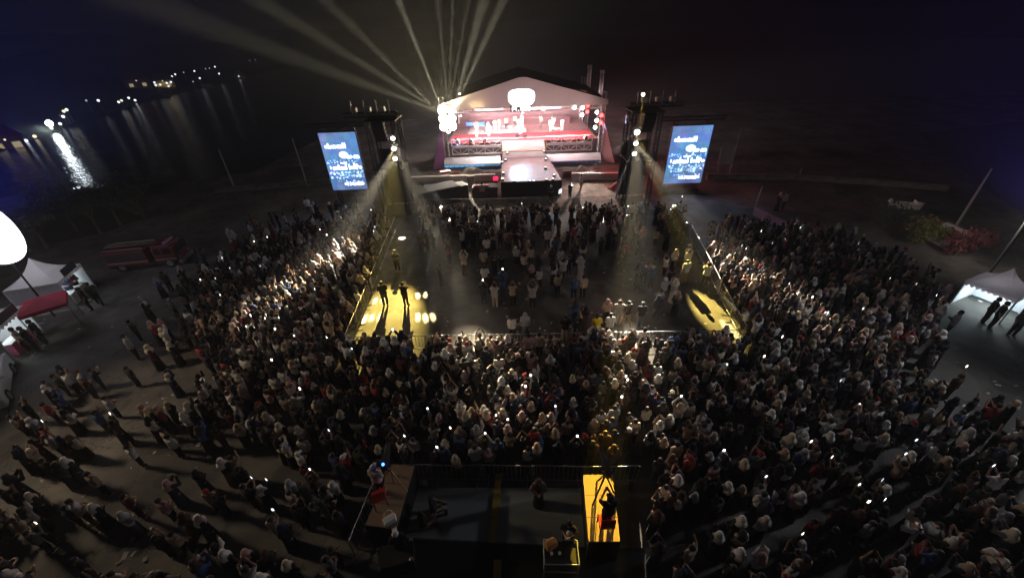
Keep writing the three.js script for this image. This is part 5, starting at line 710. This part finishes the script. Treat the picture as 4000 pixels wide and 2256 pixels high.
for (const [x, l] of [[1838, 'left blue cymbal case standing on the stage'], [1880, 'right blue cymbal case standing on the stage']]) { const p = G(x, 518, DK), t = thing('blue_panel', l.replace('cymbal case', 'cloth panel'), 'panel', V(p.x, DK + 0.03, p.z), 0); part('cloth', rbox(1.1, 0.5, 0.08, 0, 1.1, 0, 0.03), std(0.03, 0.12, 0.5, 0.7), t); for (const s of [-0.45, 0.45]) part('leg', bar(V(s, 0, 0), V(s, 0.86, 0), 0.025, 6), M.steel, t); }
{ const p = G(2030, 537, DK), t = thing('microphone_stand', 'thin black microphone stand behind the wedge monitors', 'microphone stand', V(p.x, DK + 0.03, p.z)); part('base', new THREE.CylinderGeometry(0.14, 0.15, 0.03, 14).translate(0, 0.015, 0), M.black, t); part('stand', bar(V(0, 0, 0), V(0, 1.5, 0), 0.014, 6), M.black, t); part('microphone', new THREE.SphereGeometry(0.05, 8, 6).translate(0, 1.54, 0), M.black, t); }
{ const p = G(2165, 530, DK), t = thing('keyboard_table', 'white keyboard on a stand at the right front of the stage', 'keyboard', V(p.x, DK + 0.03, p.z)); part('keyboard_case', rbox(1.3, 0.1, 0.4, 0, 0.9, 0, 0.03), M.white, t); part('keys', box(1.15, 0.02, 0.14, 0, 0.96, -0.1), std(0.75, 0.75, 0.75, 0.3), t); for (const s of [-0.4, 0.4]) part('leg', bar(V(s, 0, 0), V(-s, 0.86, 0), 0.02, 6), M.black, t); }

/* the crowd: the nearest as single people, the rest as one mass */
const free = spots.filter((s) => keep.every(([x, z, r]) => Math.hypot(s.p.x - x, s.p.z - z) > r) && !(s.p.x > -9.2 && s.p.x < 5.6 && s.p.z > -9.6 && s.p.z < -3 && s.px > 1385 && s.px < 2470 && s.py > 1880)).sort((a, b) => a.d - b.d);
const place = (x, y) => y > 1860 ? (x < 420 ? 'at the lower left edge' : x < 900 ? 'in the lower left crowd' : x < 1500 ? 'left of the camera pen' : x < 2900 ? 'right of the camera pen' : x < 3450 ? 'in the lower right crowd' : 'at the lower right edge')
  : y > 1620 ? (x < 700 ? 'among the sparse left rows' : x < 1250 ? 'in the near crowd, left' : x < 1750 ? 'just above the brown platform' : x < 2150 ? 'just above the pen carpet' : x < 2600 ? 'just above the yellow platform' : x < 3150 ? 'in the near crowd, right' : 'on the near right fringe')
  : (x < 1200 ? 'in the middle crowd, left' : x < 2000 ? 'middle crowd left of centre' : x < 2800 ? 'middle crowd right of centre' : 'in the middle crowd, right');
const POSE_W = ['stand', 'stand', 'stand', 'clasp', 'clasp', 'clasp', 'clasp', 'film', 'film', 'reach', 'over'];
const phones = [], taken = new Set(), visible = (s) => s.px > -60 && s.px < 4060 && s.py - 90 < 2256;
const facing = (s) => Math.atan2(-(X0 - s.p.x), -(-50 - s.p.z)) + rr(-0.35, 0.35) + (rnd() < 0.05 ? rr(-2.5, 2.5) : 0);
const tallest = (s) => rr(0.86, 1.04) * (s.py > 1500 ? 0.91 : 1.02);
const single = free.filter(visible).slice(0, 280), inSingle = new Set(single);
for (const s of single) {
  const sparse = s.px < 900 && s.py > 1480; let c, pose, label, k = 0;
  do { c = outfit(); pose = sparse && rnd() < 0.3 ? 'walk' : pick(POSE_W); label = `person in ${c.top} ${c.robe ? 'robe' : 'shirt'}, ${headWords(c)}, ${poseWords[pose]}, ${place(s.px, s.py)}`; } while (taken.has(label) && k++ < 60); taken.add(label);
  const h = tallest(s), o = person(s.p, facing(s), pose, c, label, 'people in the crowd', h);
  if (POSES[pose].phone && rnd() < 0.32) phones.push([V(...POSES[pose].phone).multiplyScalar(h).applyAxisAngle(V(0, 1, 0), o.rotation.y).add(s.p), o.rotation.y, s.px, s.py]);
}
{
  const crowd = new THREE.Group(); crowd.name = 'crowd'; crowd.userData = { kind: 'stuff', label: 'dense standing concert crowd filling the plaza round the pen', category: 'crowd' }; scene.add(crowd);
  const bins = new Map(), add = (name, geo, mat4, col) => { const k = name; if (!bins.has(k)) bins.set(k, { geo, m: [], c: [] }); const b = bins.get(k); b.m.push(mat4); b.c.push(col); };
  let n = 0;
  for (const s of free) if (!inSingle.has(s)) {
    const c = outfit(), pose = pick(POSE_W), F = LOW[pose], h = tallest(s), turn = facing(s), m = new THREE.Matrix4().compose(s.p, new THREE.Quaternion().setFromAxisAngle(V(0, 1, 0), turn), V(h, h, h)), v = rr(0.8, 1.15), C = (n2) => COL[n2].map((q) => Math.min(0.78, q * v)), sk = pick([[0.36, 0.21, 0.14], [0.27, 0.15, 0.1], [0.44, 0.28, 0.2]]);
    add(`figure_${pose}`, F.body, m, sk); add(`${c.robe ? 'tunic' : 'shirt'}_${pose}`, c.robe ? F.tunic : F.shirt, m, C(c.top)); add(`${c.robe ? 'skirt' : 'trousers'}_${pose}`, c.robe ? F.skirt : F.trousers, m, C(c.low)); if (c.head === 'scarf') add(`headscarf_${pose}`, F.scarf, m, C(c.hc)); else add(`hair_${pose}`, F.hair, m, c.head === 'cap' ? C(c.hc) : [0.012, 0.01, 0.009]);
    if (POSES[pose].phone && rnd() < 0.11 && visible(s)) phones.push([V(...POSES[pose].phone).multiplyScalar(h).applyAxisAngle(V(0, 1, 0), turn).add(s.p), turn, s.px, s.py]); n++;
  }
  const mm = new THREE.MeshStandardMaterial({ color: 0xffffff, roughness: 0.88 });
  for (const [name, b] of bins) { const im = shade(new THREE.InstancedMesh(b.geo, mm, b.m.length)); im.name = name; b.m.forEach((m, i) => { im.setMatrixAt(i, m); im.setColorAt(i, new THREE.Color().setRGB(...b.c[i])); }); im.userData = { kind: 'stuff' }; crowd.add(im); }
  console.log('people', free.length, 'mass', n, 'phones', phones.length);
}
const phoneGeo = rbox(0.085, 0.17, 0.014, 0, 0, 0, 0.006), lightGeo = rbox(0.07, 0.12, 0.006, 0, 0.01, 0.011, 0.002), phoneGlow = [glow(1, 1, 1, 9), glow(1, 0.95, 0.85, 5), glow(0.75, 0.88, 1, 3)];
const zone = (x, y) => x < 1400 ? (y < 1400 ? 'left crowd beside the pen' : 'lower left crowd') : x > 2800 ? (y < 1400 ? 'right crowd beside the pen' : 'lower right crowd') : y < 1360 ? 'audience pen' : 'front crowd', tally = {};
const ones = ['', 'first', 'second', 'third', 'fourth', 'fifth', 'sixth', 'seventh', 'eighth', 'ninth', 'tenth', 'eleventh', 'twelfth', 'thirteenth', 'fourteenth', 'fifteenth', 'sixteenth', 'seventeenth', 'eighteenth', 'nineteenth'], tens = ['', '', 'twentieth', 'thirtieth', 'fortieth', 'fiftieth'], ordinal = (n) => ones[n] ?? (n % 10 ? `${['', '', 'twenty', 'thirty', 'forty', 'fifty'][Math.floor(n / 10)]}-${ones[n % 10]}` : tens[n / 10]);
phones.sort((a, b) => a[2] - b[2]).forEach(([p, turn, x, y], i) => { const w = zone(x, y), k = tally[w] = (tally[w] ?? 0) + 1; const t = thing('phone', `glowing phone held up in the ${w}, ${ordinal(k)} from the left`, 'phone', p, turn, `phones glowing in the ${w}`); part('phone_case', phoneGeo, M.black, t); part('screen', lightGeo, phoneGlow[i % 3], t); });

renderer.render(scene, camera);
